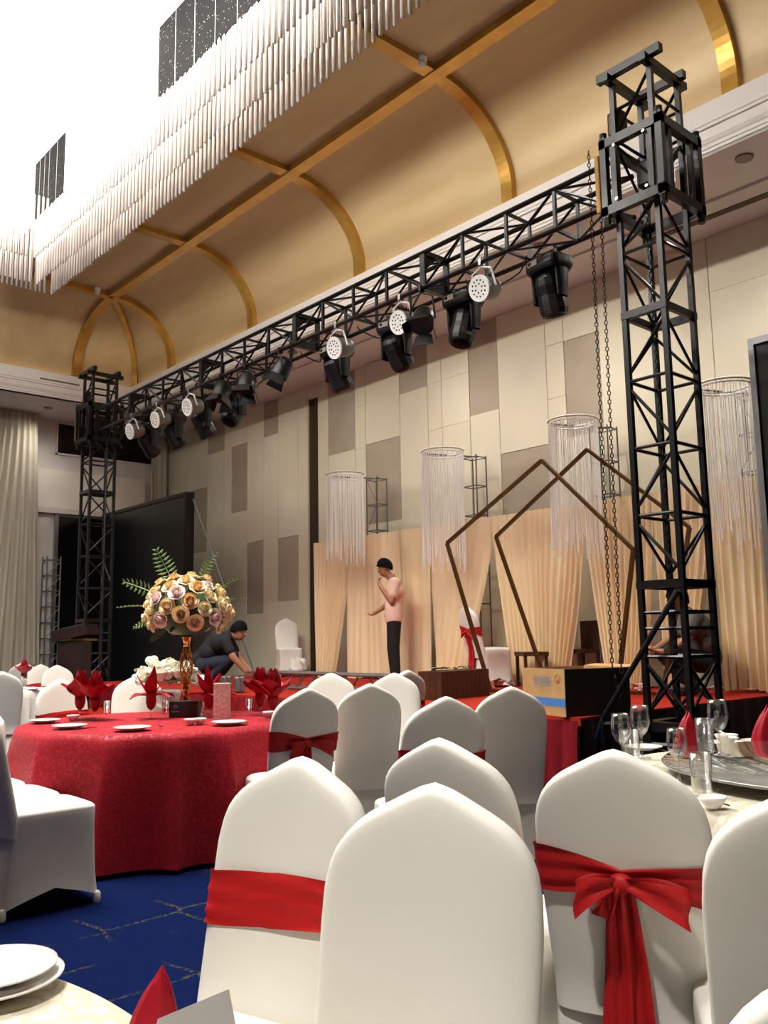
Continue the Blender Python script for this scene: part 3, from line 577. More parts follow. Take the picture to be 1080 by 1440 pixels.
# ================================================================== CHAIRS
CW = .212
def zt_(s):
    s = abs(s); P = [(0,1.0),(.1,.995),(.2,.986),(.35,.970),(.5,.954),(.63,.939),(.76,.918),(.87,.888),(.94,.855),(.98,.81),(1,.74)]
    for (a, za), (b, zb) in zip(P[:-1], P[1:]):
        if s <= b: t = (s-a)/(b-a); return za+(zb-za)*t
    return P[-1][1]
def bw(z): return CW*(1-.10*max(0,min(1,(.80-z)/.5))) if z > .3 else CW*.9
def byc(z): return .185+max(0,z-.42)*.235            # leaning back
def bth(s, v): return .033*max(0,(1-abs(s)**7))**.5*max(0,(1-max(0,v)**14))**.5
def back_pt(s, z, side):                # point on the cover, side -1 front, +1 rear
    return Vector((s*bw(z), byc(z)+side*(.033*max(0,1-abs(s)**7)**.5+.012*(1-s*s)*(1 if side > 0 else -.3)), z))
def chair_meshes():
    m = MB(); z0 = .36
    for side in (-1, 1):
        def fn(u, v, side=side):
            s = sin((u-.5)*pi); z = z0+(zt_(s)-z0)*(1-(1-v)**1.5)
            g = bth(s, v); return (s*bw(z), byc(z)+side*(g+.012*(1-s*s)*(1-v**6)*(1 if side > 0 else -.3)), z)
        m.grid(fn, 25, 20)
    back = m.mesh('back_cover', M_cover, True)
    def per(a):                          # unit rounded square
        c, s = cos(2*pi*a), sin(2*pi*a); return math.copysign(abs(c)**.32, c), math.copysign(abs(s)**.32, s)
    def low(u, v):                       # v 0 hem .. 1 seat edge
        x, y = per(u); side = min(1, (1-max(0,min(abs(x),abs(y))))*2.2)   # 1 mid-side, 0 corner
        mid = (1-min(abs(x),abs(y)))**.6 if min(abs(x),abs(y)) < .98 else 0
        hem = .012+.10*mid; z = hem+(.455-hem)*v
        w = .205+.02*(1-v)-.022*mid*sin(pi*min(1,v*1.1)); dy = (-.225-.015*(1-v)) if y < 0 else (.20+.06*(1-v))
        return (x*w, (y*abs(dy))-(.022*mid*sin(pi*v)*math.copysign(1,y) if abs(y) > abs(x) else 0), z)
    m = MB().grid(low, 64, 12, True)
    def top(u, v):
        x, y = per(u); k = 1-v; rr = cos(v*pi/2)**.5 if v < 1 else 0
        return (x*.205*rr, y*(.225 if y < 0 else .20)*rr, .455+.035*sin(v*pi/2))
    m.grid(top, 64, 8, True)
    seat = m.mesh('seat_cover', M_cover, True)
    ft = MB().lathe([(.016,0),(.020,.010),(.018,.045),(.008,.055)],10).mesh('foot', M_cover, True)
    def ring(u, v, lean=0, knot=False):
        a = 2*pi*u; s = sin(a); side = -cos(a); sg = 1 if side > 0 else -1
        h = .105; zc = .70+lean*s
        if knot and sg > 0: k = (1-abs(s))**1.2; h = .115-.075*k; zc = .70+lean*s-.005*k
        z = zc+(v-.5)*h
        p = back_pt(s, z, sg); off = .006+.003*sin(v*17+s*3)+.002*sin(v*31+u*9); return (p.x+(.006 if abs(s) > .9 else 0)*math.copysign(1,s), p.y+sg*off, z+.006*sin(u*13+v*2))
    sash = MB().grid(lambda u,v: ring(u,v,.0), 56, 8, True).mesh('sash', M_sash, True)
    sashk = MB().grid(lambda u,v: ring(u,v,.012,True), 56, 10, True).mesh('sash', M_sash, True)
    kn = MB(); yk = byc(.69)+.062; kn.ball((0,yk,.69),.03,10,7,(1.1,.7,.8)); knot = kn.mesh('knot', M_sash, True)
    def loop(sgn):
        def fn(u, v):                    # folded ribbon loop drooping to the side
            L = .15*(1 if sgn < 0 else .10/.15); t = u*2 if u < .5 else 2-2*u; up = 1 if u < .5 else -1
            w = .014+.032*t; x = sgn*(.012+L*t); zc = .692-.035*t*t-.012*t; y = yk+.012+up*.020*sin(pi*t)+.006*t
            return (x+.006*sin(v*6), y+.006*sin(v*8+t*3), zc+(v-.5)*2*w)
        return MB().grid(fn, 20, 6)
    lp1 = loop(-1).mesh('bow_loop', M_sash, True); lp2 = loop(1).mesh('bow_loop', M_sash, True)
    def tail(x0, x1, w0, w1, zl, dy):
        def fn(u, v):
            e = v**.6; z = .685-(.685-zl)*v; w = w0+(w1-w0)*e
            return (x0+(x1-x0)*v+(u-.5)*w, max(byc(z)+.055, .255)+dy+.010*sin(u*9+v*2)*(1-.4*v)+.004*sin(v*9), z+(.03*(u-.5) if v > .98 else 0))
        return MB().grid(fn, 10, 22)
    tl1 = tail(-.008,-.02,.035,.10,.10,.0).mesh('sash_tail', M_sash, True); tl2 = tail(.012,.045,.03,.09,.14,.008).mesh('sash_tail', M_sash, True)
    tl3 = tail(.015,.05,.03,.05,.61,.02).mesh('sash_tail', M_sash, True)
    return back, seat, ft, sash, sashk, knot, lp1, lp2, tl1, tl2, tl3
CM = chair_meshes()
TOPY = byc(1.0)
def chair(px, py, kind, phi, label, sash=0, zfloor=0, pos=None, group='white covered banquet chairs', tilt=0):
    p = Vector(pos) if pos else at(px, py, Z=1.0+zfloor)
    c = Vector((-p.x, -p.y, 0)).normalized(); rh = Vector((RT.x,RT.y,0)).normalized()
    lat = Vector((-c.y, c.x, 0)); lat = lat if lat.dot(rh) > 0 else -lat
    n = c*cos(radians(phi))+lat*sin(radians(phi)); f = n if kind == 'F' else -n; rz = rzface(f.x, f.y)
    off = Matrix.Rotation(rz,3,'Z')@Vector((0,TOPY,0)); loc = Vector((p.x-off.x, p.y-off.y, zfloor))
    t = thing('banquet_chair', label, 'chair', loc, rz, group); t.rotation_euler = (tilt,0,rz)
    link('back_cover', CM[0], t); link('seat_cover', CM[1], t)
    for x, y in ((-.2,-.22),(.2,-.22),(-.2,.235),(.2,.235)): link('foot', CM[2], t, (x*1.0,y,0))
    if sash == 1: link('sash', CM[3], t)
    if sash >= 2:
        s = link('sash', CM[4], t); link('knot', CM[5], s); link('bow_loop', CM[6], s); link('bow_loop', CM[7], s); link('sash_tail', CM[8], s); link('sash_tail', CM[9], s); link('sash_tail', CM[10], s)
    return t
chair(425,1063,'F',-38,'white covered chair with plain red sash, left of the two nearest chairs',2)
chair(612,1100,'F',-20,'nearest white covered chair at bottom centre, without any sash')
chair(862,1053,'R',-10,'white covered chair with red bow and long tails, beside the glass turntable table',2)
chair(618,1037,'R',-31,'white covered chair wedged between the three nearest chairs, only its top showing')
chair(433,967,'R',24,'white covered chair with dark red bow pulled up to right side of red table',2)
chair(520,961,'R',14,'tall grey-shaded chair without sash, right of the bowed chair by red table')
chair(627,979,'R',22,'white covered chair with dark red sash, directly behind the wedged chair',2)
chair(718,965,'R',14,'white covered chair without sash, just left of the cardboard box')
chair(0,0,'F',-4,'bright white chair top below the standing person, left of two',pos=at(465,946,Z=1.0))
chair(0,0,'F',-4,'bright white chair top right below the standing person feet',pos=at(554,946,Z=1.0))
chair(592,940,'R',34,'small grey chair with red sash beside the brown wooden box',2,pos=(-5.62,5.22,1))
chair(1150,1098,'R',12,'white covered chair cut off by right edge beside glass turntable table')
chair(0,0,'R',10,'white chair top in the bottom right corner of the picture',pos=(-.30,.92,1.0))
chair(3,944,'R',0,'grey-shaded white chair at left edge above the white table')
chair(98,955,'F',28,'white chair with red sash behind left part of the red table',2,pos=(-6.9,2.72,1))
chair(80,935,'F',20,'white chair with red sash at far left, right one of pair',2)
chair(57,934,'F',26,'white chair with red sash at far left, left one of pair',2)
chair(0,0,'R',10,'small distant white chair against the beige drape',pos=(-13.75,4.85,1.0))
chair(183,948,'F',0,'white chair behind the red table between red napkins',pos=(-7.0,3.42,1))
for x, lb in ((-4.61,'white covered chair side-on at left, its seat nearest the camera'),(-5.07,'white covered chair, middle of three side-on chairs at left edge'),(-5.53,'white covered chair, farthest of three side-on chairs at left edge')):
    t = chair(0,0,'R',0,lb,pos=(x,1.45,1)); t.location = (x,1.74,0); t.rotation_euler = (0,0,rzface(0,1))
# ================================================================== TABLES
def table(cx, cy, r, zh, cloth, label, clabel, ctag, waves=26, amp=.02, flare=.05, square=0, H=.75, legs=True):
    t = thing('round_table', label, 'table', (cx,cy,0), group='round banquet tables')
    MB().lathe([(0,H-.035),(r-.01,H-.035),(r-.01,H-.008),(0,H-.008)],48).build('tabletop', M_wood, t)
    for k in range(4):
        a = pi/4+k*pi/2; MB().bar((r*.55*cos(a),r*.55*sin(a),0),(r*.5*cos(a),r*.5*sin(a),H-.035),.02,8).build('leg', M_lampgrey, t)
    def fn(u, v):
        a = 2*pi*u
        if v < .35: k = v/.35; return (r*k*cos(a), r*k*sin(a), H)
        k = (v-.35)/.65; zl = zh
        if square: zl = zh-square*max(0,cos(4*(a-.6)))**2
        e = 1-(1-min(1,k*6))**2; w = amp*k**.8*(1-2*abs(sin(a*waves*.5+.5*sin(a*3)))**.8+.4*sin(a*waves*.53+1)+.3*sin(a*7+2)); rr = r+.012*e+flare*k+w
        return (rr*cos(a), rr*sin(a), H-.003*e-(H-zl)*k)
    c = tag(MB().grid(fn, 300, 30, True).build('tablecloth', cloth, None, True), clabel, ctag, 'tablecloths'); c.location = (cx,cy,0)
    return t
T1 = (-5.5,2.83); table(*T1,.88,.03,M_redcloth,'round table hidden under the long red cloth','long red damask tablecloth reaching the floor at left','tablecloth',15,.05,.085)
T2 = (-1.28,3.45); table(*T2,.95,.42,M_whitecloth,'round table with glass turntable at right','ivory damask cloth under the glass turntable','tablecloth',18,.02,.07,square=.06)
T0 = (-1.25,-.28); table(*T0,.90,.40,M_whitecloth,'nearest round table in the bottom left corner','ivory damask cloth on the nearest table, bottom left corner','tablecloth',18,.02,.07)
T4 = (-7.05,1.32); table(*T4,.98,.03,M_plaincloth,'round table at left edge behind side-on chairs','bright white pleated cloth at left edge behind red table','tablecloth',40,.02,.05)
T5 = (-10.9,3.35); table(*T5,.75,.03,M_plaincloth,'small far table near the beige drape','white pleated cloth of the far left table','tablecloth',40,.02,.05)
tt = thing('glass_turntable','large round glass turntable on the ivory table at right','turntable',(-1.28,3.45,.753))
MB().lathe([(0,.035),(.72,.035),(.726,.041),(.72,.047),(0,.047)],64).build('disc', M_turn, tt, True); MB().lathe([(.16,0),(.16,.03),(.10,.035)],28).build('bearing', M_chrome, tt, True)
def onT2(px, py):
    p = at(px, py, Z=.803); 
    return p if (p.xy-Vector((-1.28,3.45))).length < .68 else at(px, py, Z=.755)
goblet = MB().lathe([(.0,0),(.034,0),(.035,.003),(.010,.008),(.0045,.02),(.004,.075),(.008,.085),(.024,.10),(.035,.125),(.0385,.15),(.036,.18),(.032,.20),(.0308,.20),(.0345,.178),(.0368,.15),(.033,.126),(.022,.103),(.005,.092),(0,.0915)],24).mesh('goblet_glass', M_glass, True)
tumbler = MB().lathe([(0,0),(.028,0),(.033,.12),(.0315,.12),(.0268,.008),(0,.007)],24).mesh('tumbler_glass', M_glass, True)
plate = MB().lathe([(0,.003),(.05,.003),(.055,0),(.06,.003),(.085,.012),(.105,.018),(.106,.021),(.10,.020),(.08,.015),(.058,.008),(0,.007)],36).mesh('plate', M_porcelain, True)
bowl = MB().lathe([(0,0),(.025,0),(.027,.004),(.045,.025),(.052,.042),(.049,.042),(.042,.026),(.024,.008),(0,.007)],28).mesh('bowl', M_porcelain, True)
spoon = MB().ball((0,0,.012),.022,10,6,(1,1.5,.4)).tube([(0,.03,.014),(0,.07,.028),(0,.10,.035)],.005,6).mesh('spoon', M_porcelain, True)
chop = MB().bar((0,-.12,.012),(0,.12,.006),.0038,6,.0025).mesh('chopstick', M_blackpl)
def put(name, me, p, label, cat, group, rz=0, s=1):
    o = link(name, me, None, p, (0,0,rz), (s,s,s)); return tag(o, label, cat, group)
G2 = 'glassware on the turntable table'
for px, py, me, lb, s in ((876,1078,goblet,'wine glass on the ivory table, leftmost of the pair behind bowed chair',1.02),(903,1066,goblet,'taller-looking wine glass, right of the leftmost pair on ivory table',1.08),(955,1100,goblet,'wine glass nearest the front of the glass turntable',.92),(1013,1062,goblet,'wine glass farthest right standing at back of the ivory table',1.05)):
    put('wine_glass', me, onT2(px,py), lb, 'wine glass', G2, 0, s)
for px, py, lb in ((889,1074,'small tumbler between the two left wine glasses'),(993,1058,'tall straight tumbler just left of the rightmost wine glass'),(988,1118,'tumbler near the front rim of the glass turntable')):
    put('tumbler', tumbler, onT2(px,py), lb, 'tumbler', G2, 0, 1.1)
for px, py, lb in ((905,1054,'white plate at the far left rim of ivory table'),(1022,1048,'white plate at the back of ivory table behind rightmost wine glass'),(1068,1046,'white plate at the far right edge of ivory table')):
    put('plate', plate, at(px,py,Z=.754), lb, 'plate', 'plates on the ivory table', 0, .8)
b2 = put('bowl', bowl, at(1022,1046,Z=.775), 'white bowl with spoon stacked on back plate of ivory table', 'bowl', None)
put('spoon', spoon, at(1032,1041,Z=.80), 'white porcelain spoon resting in bowl on the ivory table', 'spoon', None, 1.2, .9)
put('dish', bowl, at(1003,1136,Z=.754), 'small white dish at front edge of ivory table', 'dish', None, 0, .8)
for i, (px, py, a, lb) in enumerate(((1008,1130,1.0,'short black chopstick near small dish on ivory table'),(930,1056,.9,'black chopstick lying at the far rim of ivory table'))): put('chopstick', chop, at(px,py,Z=.755), lb, 'chopstick', 'chopsticks on the ivory table', a, .6)
# ------------------------------------------------------------------ napkins
def leaf_grid(m, base, d, up, L, w, curl, n=6):
    d = Vector(d).normalized(); s = d.cross(Vector((0,0,1))).normalized() if abs(d.z) < .99 else Vector((1,0,0)); base = Vector(base)
    def fn(u, v):
        k = v; wd = w*sin(pi*min(1,.12+.88*k)**.8)*(1 if k < .98 else .1)
        p = base+d*L*k*(1-.15*k)+Vector((0,0,1))*(up*k-curl*k*k); x = (u-.5)*2
        return p+s*wd*x+Vector((0,0,1))*(.35*w*abs(x))*(1-k*.5)
    return m.grid(fn, 5, n)
def napkin_star(seed):
    m = MB(); rs = random.Random(seed)
    m.lathe([(.006,-.075),(.022,-.06),(.030,-.03),(.028,.0),(.034,.015)],14)
    for k in range(8):
        a = 2*pi*k/8+rs.uniform(-.2,.2); hi = k % 2
        leaf_grid(m, (.012*cos(a),.012*sin(a),.0), (cos(a),sin(a),0), (.12 if hi else .05), (.085 if hi else .165), .036, (.0 if hi else .06))
    for k in range(3): a = k*2.1+.4; leaf_grid(m, (0,0,.0), (cos(a),sin(a),0), .17, .035, .03, .0)
    return m.mesh('napkin', M_napkin, True)
def napkin_fan(seed):
    m = MB(); rs = random.Random(seed); m.lathe([(.006,-.075),(.022,-.06),(.031,-.03),(.030,.005)],14)
    for k in range(6):
        a = 2*pi*k/6+rs.uniform(-.3,.3); leaf_grid(m, (.015*cos(a),.015*sin(a),-.01), (cos(a),sin(a),0), .12+rs.uniform(-.02,.03), .115, .062, .03, 7)
    for k in range(4): a = k*1.6; leaf_grid(m, (0,0,0), (cos(a),sin(a),0), .15, .03, .045, 0, 7)
    return m.mesh('napkin', M_napkin, True)
NS = [napkin_star(1), napkin_star(2), napkin_fan(3), napkin_fan(4)]
for i, (px, py, k, lb) in enumerate(((112,1010,2,'left one of the bunched pair on red table'),(133,1012,3,'right one of the bunched pair on red table'),(212,1010,0,'star shaped, in front of the white chair on red table'),(294,1008,1,'star shaped, right of flower vase on red table'),(366,1005,3,'left one of pair at right rim of red table'),(384,1011,2,'right one of pair at right rim of red table'))):
    p = at(px, py, Z=.755); put('wine_glass', goblet, p, 'wine glass holding red napkin, '+lb, 'wine glass', 'wine glasses on the red table', 0, .70)
    put('napkin', NS[k], p+Vector((0,0,.145)), 'red folded napkin in glass, '+lb, 'napkin', 'red napkins on the red table', i*.9, 1.2)
for i, (px, py, lb) in enumerate(((150,1003,'right of bunched napkins'),(232,1003,'beside black box'),(282,1006,'right of black box'),(350,1000,'left of napkin pair'),(383,1000,'between napkin pair'))):
    put('tumbler', tumbler, at(px,py,Z=.755), 'small clear tumbler on red table, '+lb, 'tumbler', 'tumblers on the red table', 0, .75)
for px, py, s, lb in ((63,1016,1.0,'white plate at the left rim of red table'),(98,1024,1.05,'white plate in front of bunched napkins on red table'),(186,1027,1.1,'white plate at the front centre rim of red table'),(322,1019,1.1,'white plate at the right front rim of red table')): put('plate', plate, at(px,py,Z=.754), lb, 'plate', 'plates on the red table', 0, s*.95)
for px, py, lb in ((103,1013,'small white bowl behind left plates of red table'),(281,1018,'small white bowl right of black box on red table'),(378,1008,'small white bowl under napkin pair on red table'),(268,1019,'shallow white dish in front of black box')): put('bowl', bowl, at(px,py,Z=.755), lb, 'bowl', 'bowls on the red table', 0, .85)
for px, py, a, lb in ((120,1026,.5,'dark chopstick beside plate in front of bunched napkins'),(225,1022,1.2,'dark chopstick right of the front centre plate'),(345,1019,.9,'dark chopstick at the right rim of red table')): put('chopstick', chop, at(px,py,Z=.756), lb, 'chopstick', 'chopsticks on the red table', a, .9)
p = at(260,1008,Z=.753); bk = thing('black_gift_box','small black box with silver emblem on the red table','box',p, .85)
MB().box((0,0,.055),(.20,.10,.11)).build('box', mat('black_card','191a1a',.5), bk, bevel=.003)
em = MB().tube([(-.055+.014*cos(a),-.0515,.07+.016*sin(a)) for a in [2*pi*k/16 for k in range(16)]],.0015,4,True); [em.bar((-.055+.010*cos(a),-.0515,.07+.012*sin(a)),(-.055,-.0515,.07-.004),.0016,4) for a in (.4,1.57,2.7)]; em.build('emblem', M_print, bk)
MB().box((-.055,-.0508,.040),(.055,.0015,.006)).build('emblem_line', M_print, bk)
p = at(312,1012,Z=.753); bg = thing('patterned_paper_box','tall pale pink patterned paper box on the red table','box',p,.8)
MB().box((0,0,.115),(.10,.075,.23)).build('box', mat('speckled_paper','dfc3bd',.7,c2='c98f8c',scale=60), bg, bevel=.004); MB().box((0,0,.232),(.104,.079,.012)).build('lid', mat('speckled_paper','dfc3bd',.7), bg)
# T5, T0, T2 napkins
pn = at(33,969,Z=.755); put('wine_glass', goblet, pn, 'wine glass with red napkin on far left table', 'wine glass', None); put('napkin', NS[2], pn+Vector((0,0,.185)), 'red napkin in glass on the far left table', 'napkin', None)
put('saucer', plate, at(46,970,Z=.755), 'white plate on the far left table', 'plate', None, 0, .8)
def hat(m, h=.13, r=.045):
    for a, d in ((0,0),(.5,.012),(-.5,.012)):
        def fn(u, v, a=a, d=d):
            t = (u-.5)*2*1.25+a; rr = r*(1-v**1.5)**.75*(1+.07*sin(t*6+a*3))+.002; return (rr*sin(t)+.012*v*v, -rr*cos(t)*.7+d, h*v*(1-.10*abs(t-a)/1.25))
        m.grid(fn, 14, 12)
    return m
hm = hat(MB()).mesh('napkin', M_napkin, True)
put('napkin', hm, at(968,1050,Z=.755), 'red folded napkin standing behind the tumblers on ivory table', 'napkin', 'standing red napkins', 1.2, 1.25)
put('napkin', hm, at(1080,1050,Z=.755), 'red folded napkin at right picture edge on ivory table', 'napkin', 'standing red napkins', .9, 1.45)
put('napkin', hm, at(215,1478,Z=.753), 'red folded napkin standing on the nearest table at bottom', 'napkin', 'standing red napkins', .9, .78)
qa, qb = at(322,1392,Z=.843), at(222,1434,Z=.843); qm = (qa+qb)/2; ql = (qa-qb).length/2
cd = thing('menu_card','white folded card standing on the nearest table at bottom','card',(qm.x,qm.y,.753), atan2(qa.y-qb.y,qa.x-qb.x))
MB().add([(-ql,-.03,0),(ql,-.03,0),(ql,0,.09),(-ql,0,.09),(-ql,.03,0),(ql,.03,0)],[(0,1,2,3),(3,2,5,4)]).build('sheet', M_paper, cd, thick=.002)
for k, lb in ((0,'white plate at bottom left corner, lower of a stack'),(1,'white plate at bottom left corner, upper of a stack')):
    put('plate', plate, at(-14,1392,Z=.753)+Vector((0,0,.016*k)), lb, 'plate', 'stacked plates on nearest table', 0, 1.0-.1*k)
# ================================================================== FLOWERS
def rose_mesh(m_):
    m = MB()
    for ring_, (n, r0, h, op) in enumerate(((6,.036,.028,.012),(5,.029,.036,.006),(5,.021,.041,.001),(4,.013,.044,-.002),(3,.006,.044,-.001))):
        for k in range(n):
            a0 = 2*pi*k/n+ring_*.7
            def fn(u, v):
                a = a0+(u-.5)*(2*pi/n)*1.45; e = 1-.9*(u-.5)**2; rr = r0*(.5+.5*sin(v*pi*.5))+op*v**4+.0025*(u-.5)
                return (rr*cos(a), rr*sin(a), -.014+(h+.012)*v*e-(.010*v**6 if ring_ < 2 else 0))
            m.grid(fn, 6, 5)
    m.ball((0,0,-.012),.018,8,5,(1,1,.7))
    return m.mesh('rose', m_, True)
RM = [rose_mesh(m_) for m_ in M_rose]; RWM = rose_mesh(M_whiteflower)
def leafmesh(L=.07, w=.022, m_=M_leafd): return leaf_grid(MB(), (0,0,0), (1,0,0), .015, L, w, .02).mesh('leaf', m_, True)
LM = leafmesh(); LM2 = leafmesh(.055,.016,M_leaf)
def fernmesh():
    m = MB(); pts = [(.24*k/10, 0, .06*k/10-.05*(k/10)**2) for k in range(11)]; m.tube(pts, .0025, 4)
    for k in range(1,11):
        L = .062*sin(pi*(.15+.8*(k/11)))
        for s in (-1,1):
            b = Vector(pts[k]); m.add([b, b+Vector((.010,s*L*.5,.006)), b+Vector((.012,s*L,0)), b+Vector((-.006,s*L*.5,.002))],[(0,1,2,3)])
    return m.mesh('fern_frond', M_leaf)
FM = fernmesh()
vp = at(261,1003,Z=.753); va = thing('gold_flower_vase','tall gold lattice vase on the red table','vase',vp)
MB().lathe([(.055,0),(.058,.008),(.04,.018),(.02,.03),(.016,.05),(.024,.07),(.028,.09),(.02,.11),(.016,.125),(.026,.15),(.030,.175),(.022,.20),(.018,.215),(.0,.22)],24).build('base', M_gold, va, True)
for k in range(8):
    for sgn in (1,-1):
        pts = [( (.022+.024*sin(pi*t)**1.1)*cos(2*pi*k/8+sgn*2.2*t), (.022+.024*sin(pi*t)**1.1)*sin(2*pi*k/8+sgn*2.2*t), .21+.27*t) for t in [i/12 for i in range(13)]]
        MB().tube(pts, .0035, 5).build('lattice_wire', M_gold, va, True)
MB().lathe([(.02,.47),(.026,.48),(.022,.50),(.034,.545),(.04,.55),(.03,.55),(.0,.54)],24).build('neck', M_gold, va, True)
fc = vp+Vector((0,0,.76)); fl = thing('flower_ball','ball of peach and cream roses with fern fronds above gold vase','flowers',fc)
MB().ball((0,0,-.02),.20,16,10,(1.15,1.15,.9)).build('foliage_core', M_leafd, fl, True)
rs = random.Random(5); pts = []
for k in range(52):
    z = 1-1.55*(k+.5)/52; a = k*2.39996; r = sqrt(max(0,1-z*z)); d = Vector((r*cos(a), r*sin(a), z)); pts.append(d)
for i, d in enumerate(pts):
    p = Vector((d.x*.285, d.y*.285, d.z*.225-.01))*rs.uniform(.94,1.06); q = Vector((0,0,1)).rotation_difference(Vector((d.x,d.y,d.z+.15)))
    o = link('rose', RM[rs.choice((0,0,0,3,3,2,2,1)) ], fl, p); o.rotation_mode = 'QUATERNION'; o.rotation_quaternion = q; s = rs.uniform(1.15,1.4); o.scale = (s,s,s)
for i in range(60):
    a = rs.uniform(0,2*pi); z = rs.uniform(-.75,.95); r = sqrt(1-z*z); d = Vector((r*cos(a), r*sin(a), z)); o = link('leaf', LM if i % 3 else LM2, fl, (d.x*.23,d.y*.23,d.z*.19)); o.rotation_euler = (rs.uniform(-.5,.5), -math.asin(z)*.9, a); s = rs.uniform(.9,1.4); o.scale = (s,s,s)
RTh = Vector((RT.x,RT.y,0)).normalized()
for ang, el, L in ((180,12,1.0),(158,33,1.05),(118,62,1.0),(62,66,.85),(28,38,.8),(8,20,.75),(200,-18,.7),(222,-35,.5),(-12,5,.6)):
    d = RTh*cos(radians(ang))*cos(radians(el*0))+Vector((0,0,1))*sin(radians(ang)); d = d.normalized(); q = Vector((1,0,0)).rotation_difference(d)
    o = link('fern_frond', FM, fl, d*.19); o.rotation_mode = 'QUATERNION'; o.rotation_quaternion = q; o.scale = (L*1.3,)*3
lp = at(228,1000,Z=.755)+Vector((-.35,.22,0)); lp.z = .755
lf = thing('white_flower_centrepiece','low white rose and green arrangement behind gold vase on the red table','flowers',lp)
lf.scale = (1.35,)*3; MB().lathe([(.05,0),(.075,.03),(.085,.08),(.08,.10),(.0,.10)],20).build('bowl', M_porcelain, lf, True)
for i in range(20):
    a = i*2.4; r = .04+.125*sqrt(i/20); z = .13+.09*(1-(r/.17)**2)+rs.uniform(0,.05); o = link('rose', RWM, lf, (r*cos(a)*1.4, r*sin(a)*1.1, z), (rs.uniform(-.5,.5),rs.uniform(-.5,.5),a), (1.1,)*3)
for i in range(26):
    a = i*1.9; o = link('leaf', LM if i % 2 else LM2, lf, (.10*cos(a),.08*sin(a),.13+.05*rs.random()), (0,-rs.uniform(.1,1.0),a), (1.2,)*3)
for x, z in ((-.19,.27),(-.13,.275)): MB().ball((x,-.02,z),.026,10,8).build('pompom', M_whiteflower, lf, True); 
# ================================================================== STAGE PROPS
def cardbox():
    t = thing('cardboard_box','open cardboard box with blue stripe standing at stage front','box',(-4.44,5.98,SH), radians(-17)); w, d, h, th = .58,.62,.36,.008
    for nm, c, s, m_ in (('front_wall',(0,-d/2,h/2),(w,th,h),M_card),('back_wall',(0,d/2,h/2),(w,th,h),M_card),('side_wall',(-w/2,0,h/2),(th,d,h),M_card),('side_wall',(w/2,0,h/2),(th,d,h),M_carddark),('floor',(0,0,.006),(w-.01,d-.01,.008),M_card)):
        o = MB().box(c, s).build(nm, m_, t)
        if nm == 'front_wall': fw_ = o
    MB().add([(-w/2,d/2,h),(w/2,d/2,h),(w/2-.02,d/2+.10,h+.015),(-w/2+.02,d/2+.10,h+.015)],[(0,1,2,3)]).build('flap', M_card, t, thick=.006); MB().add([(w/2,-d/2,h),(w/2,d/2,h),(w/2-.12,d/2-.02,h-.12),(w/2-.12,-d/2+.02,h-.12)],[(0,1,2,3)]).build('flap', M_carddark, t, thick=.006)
    MB().box((0,-d/2-.005,.105),(w,.002,.06)).build('blue_stripe', M_cardblue, fw_); MB().box((.25+.04,.0,.0),(.0001,.0001,.0001))
    for txt, x, z, sz, m_ in (('安丽柜',-.13,.23,.085,M_print),('——————',-.10,.205,.022,M_print)):
        cu = bpy.data.curves.new('printed_text','FONT'); cu.body = txt; cu.size = sz; cu.extrude = .0006; cu.materials.append(m_)
        tmp = bpy.data.objects.new('printed_text', cu); COL.objects.link(tmp); bpy.context.view_layer.update(); me_ = bpy.data.meshes.new_from_object(tmp.evaluated_get(bpy.context.evaluated_depsgraph_get())); bpy.data.objects.remove(tmp); o = bpy.data.objects.new('printed_text', me_); COL.objects.link(o); o.parent = fw_; o.location = (x,-d/2-.006,z); o.rotation_euler = (pi/2,0,0)
    MB().tube([(.20+.032*cos(a),-d/2-.005,.285+.032*sin(a)) for a in [2*pi*k/20 for k in range(20)]],.003,4,True).build('round_mark', M_printo, fw_); MB().lathe([(.012,0),(.001,.03)],6,(.20,-d/2-.004,.272)).build('flame_mark', M_printo, fw_)
cardbox()
def planks(name, label, cat, loc, rz, w, d, h, n, m_=M_wood, lid=True):
    t = thing(name, label, cat, loc, rz)
    for i in range(n): MB().box((-w/2+w*(i+.5)/n,-d/2,h/2),(w/n-.004,.02,h)).build('plank', m_, t); MB().box((-w/2+w*(i+.5)/n,d/2,h/2),(w/n-.004,.02,h)).build('plank', m_, t)
    nd_ = max(3,int(n*d/w))
    for i in range(nd_): MB().box((-w/2+.01,-d/2+d*(i+.5)/nd_,h/2),(.02,d/nd_-.004,h)).build('plank', m_, t); MB().box((w/2-.01,-d/2+d*(i+.5)/nd_,h/2),(.02,d/nd_-.004,h)).build('plank', m_, t)
    MB().box((0,0,h-.015),(w-.04,d-.03,.02)).build('lid', m_, t); return t
planks('wooden_box','long brown wooden box on the stage left of the cardboard box','box',(-6.52,6.72,SH),radians(8),.30,.82,.28,4)
lfv = thing('gold_leaf_bundle','small bundle of gold and green leaves on the brown wooden box','leaves',(-6.6,6.75,SH+.285)); [link('leaf', LM2, lfv, (rs.uniform(-.1,.1),rs.uniform(-.3,.3),.0), (0,-.2,rs.uniform(0,6)), (2.4,)*3) for _ in range(9)]
def small_table(loc, rz, label):
    t = thing('side_table', label, 'table', loc, rz); MB().box((0,0,.40),(.44,.32,.05)).build('top', M_wood, t, bevel=.005)
    for x in (-.19,.19):
        for y in (-.13,.13): MB().box((x,y,.19),(.035,.035,.38)).build('leg', M_wood, t)
    MB().box((0,.10,.19),(.36,.015,.36)).build('back_board', M_greywall, t)
small_table((-7.12,8.72,SH), radians(-35), 'small dark wooden table behind the ribboned leaning chair')
cb = thing('dark_chair','dark wooden chair behind curtains above the cardboard box','chair',(-6.78,9.27,SH), radians(-20))
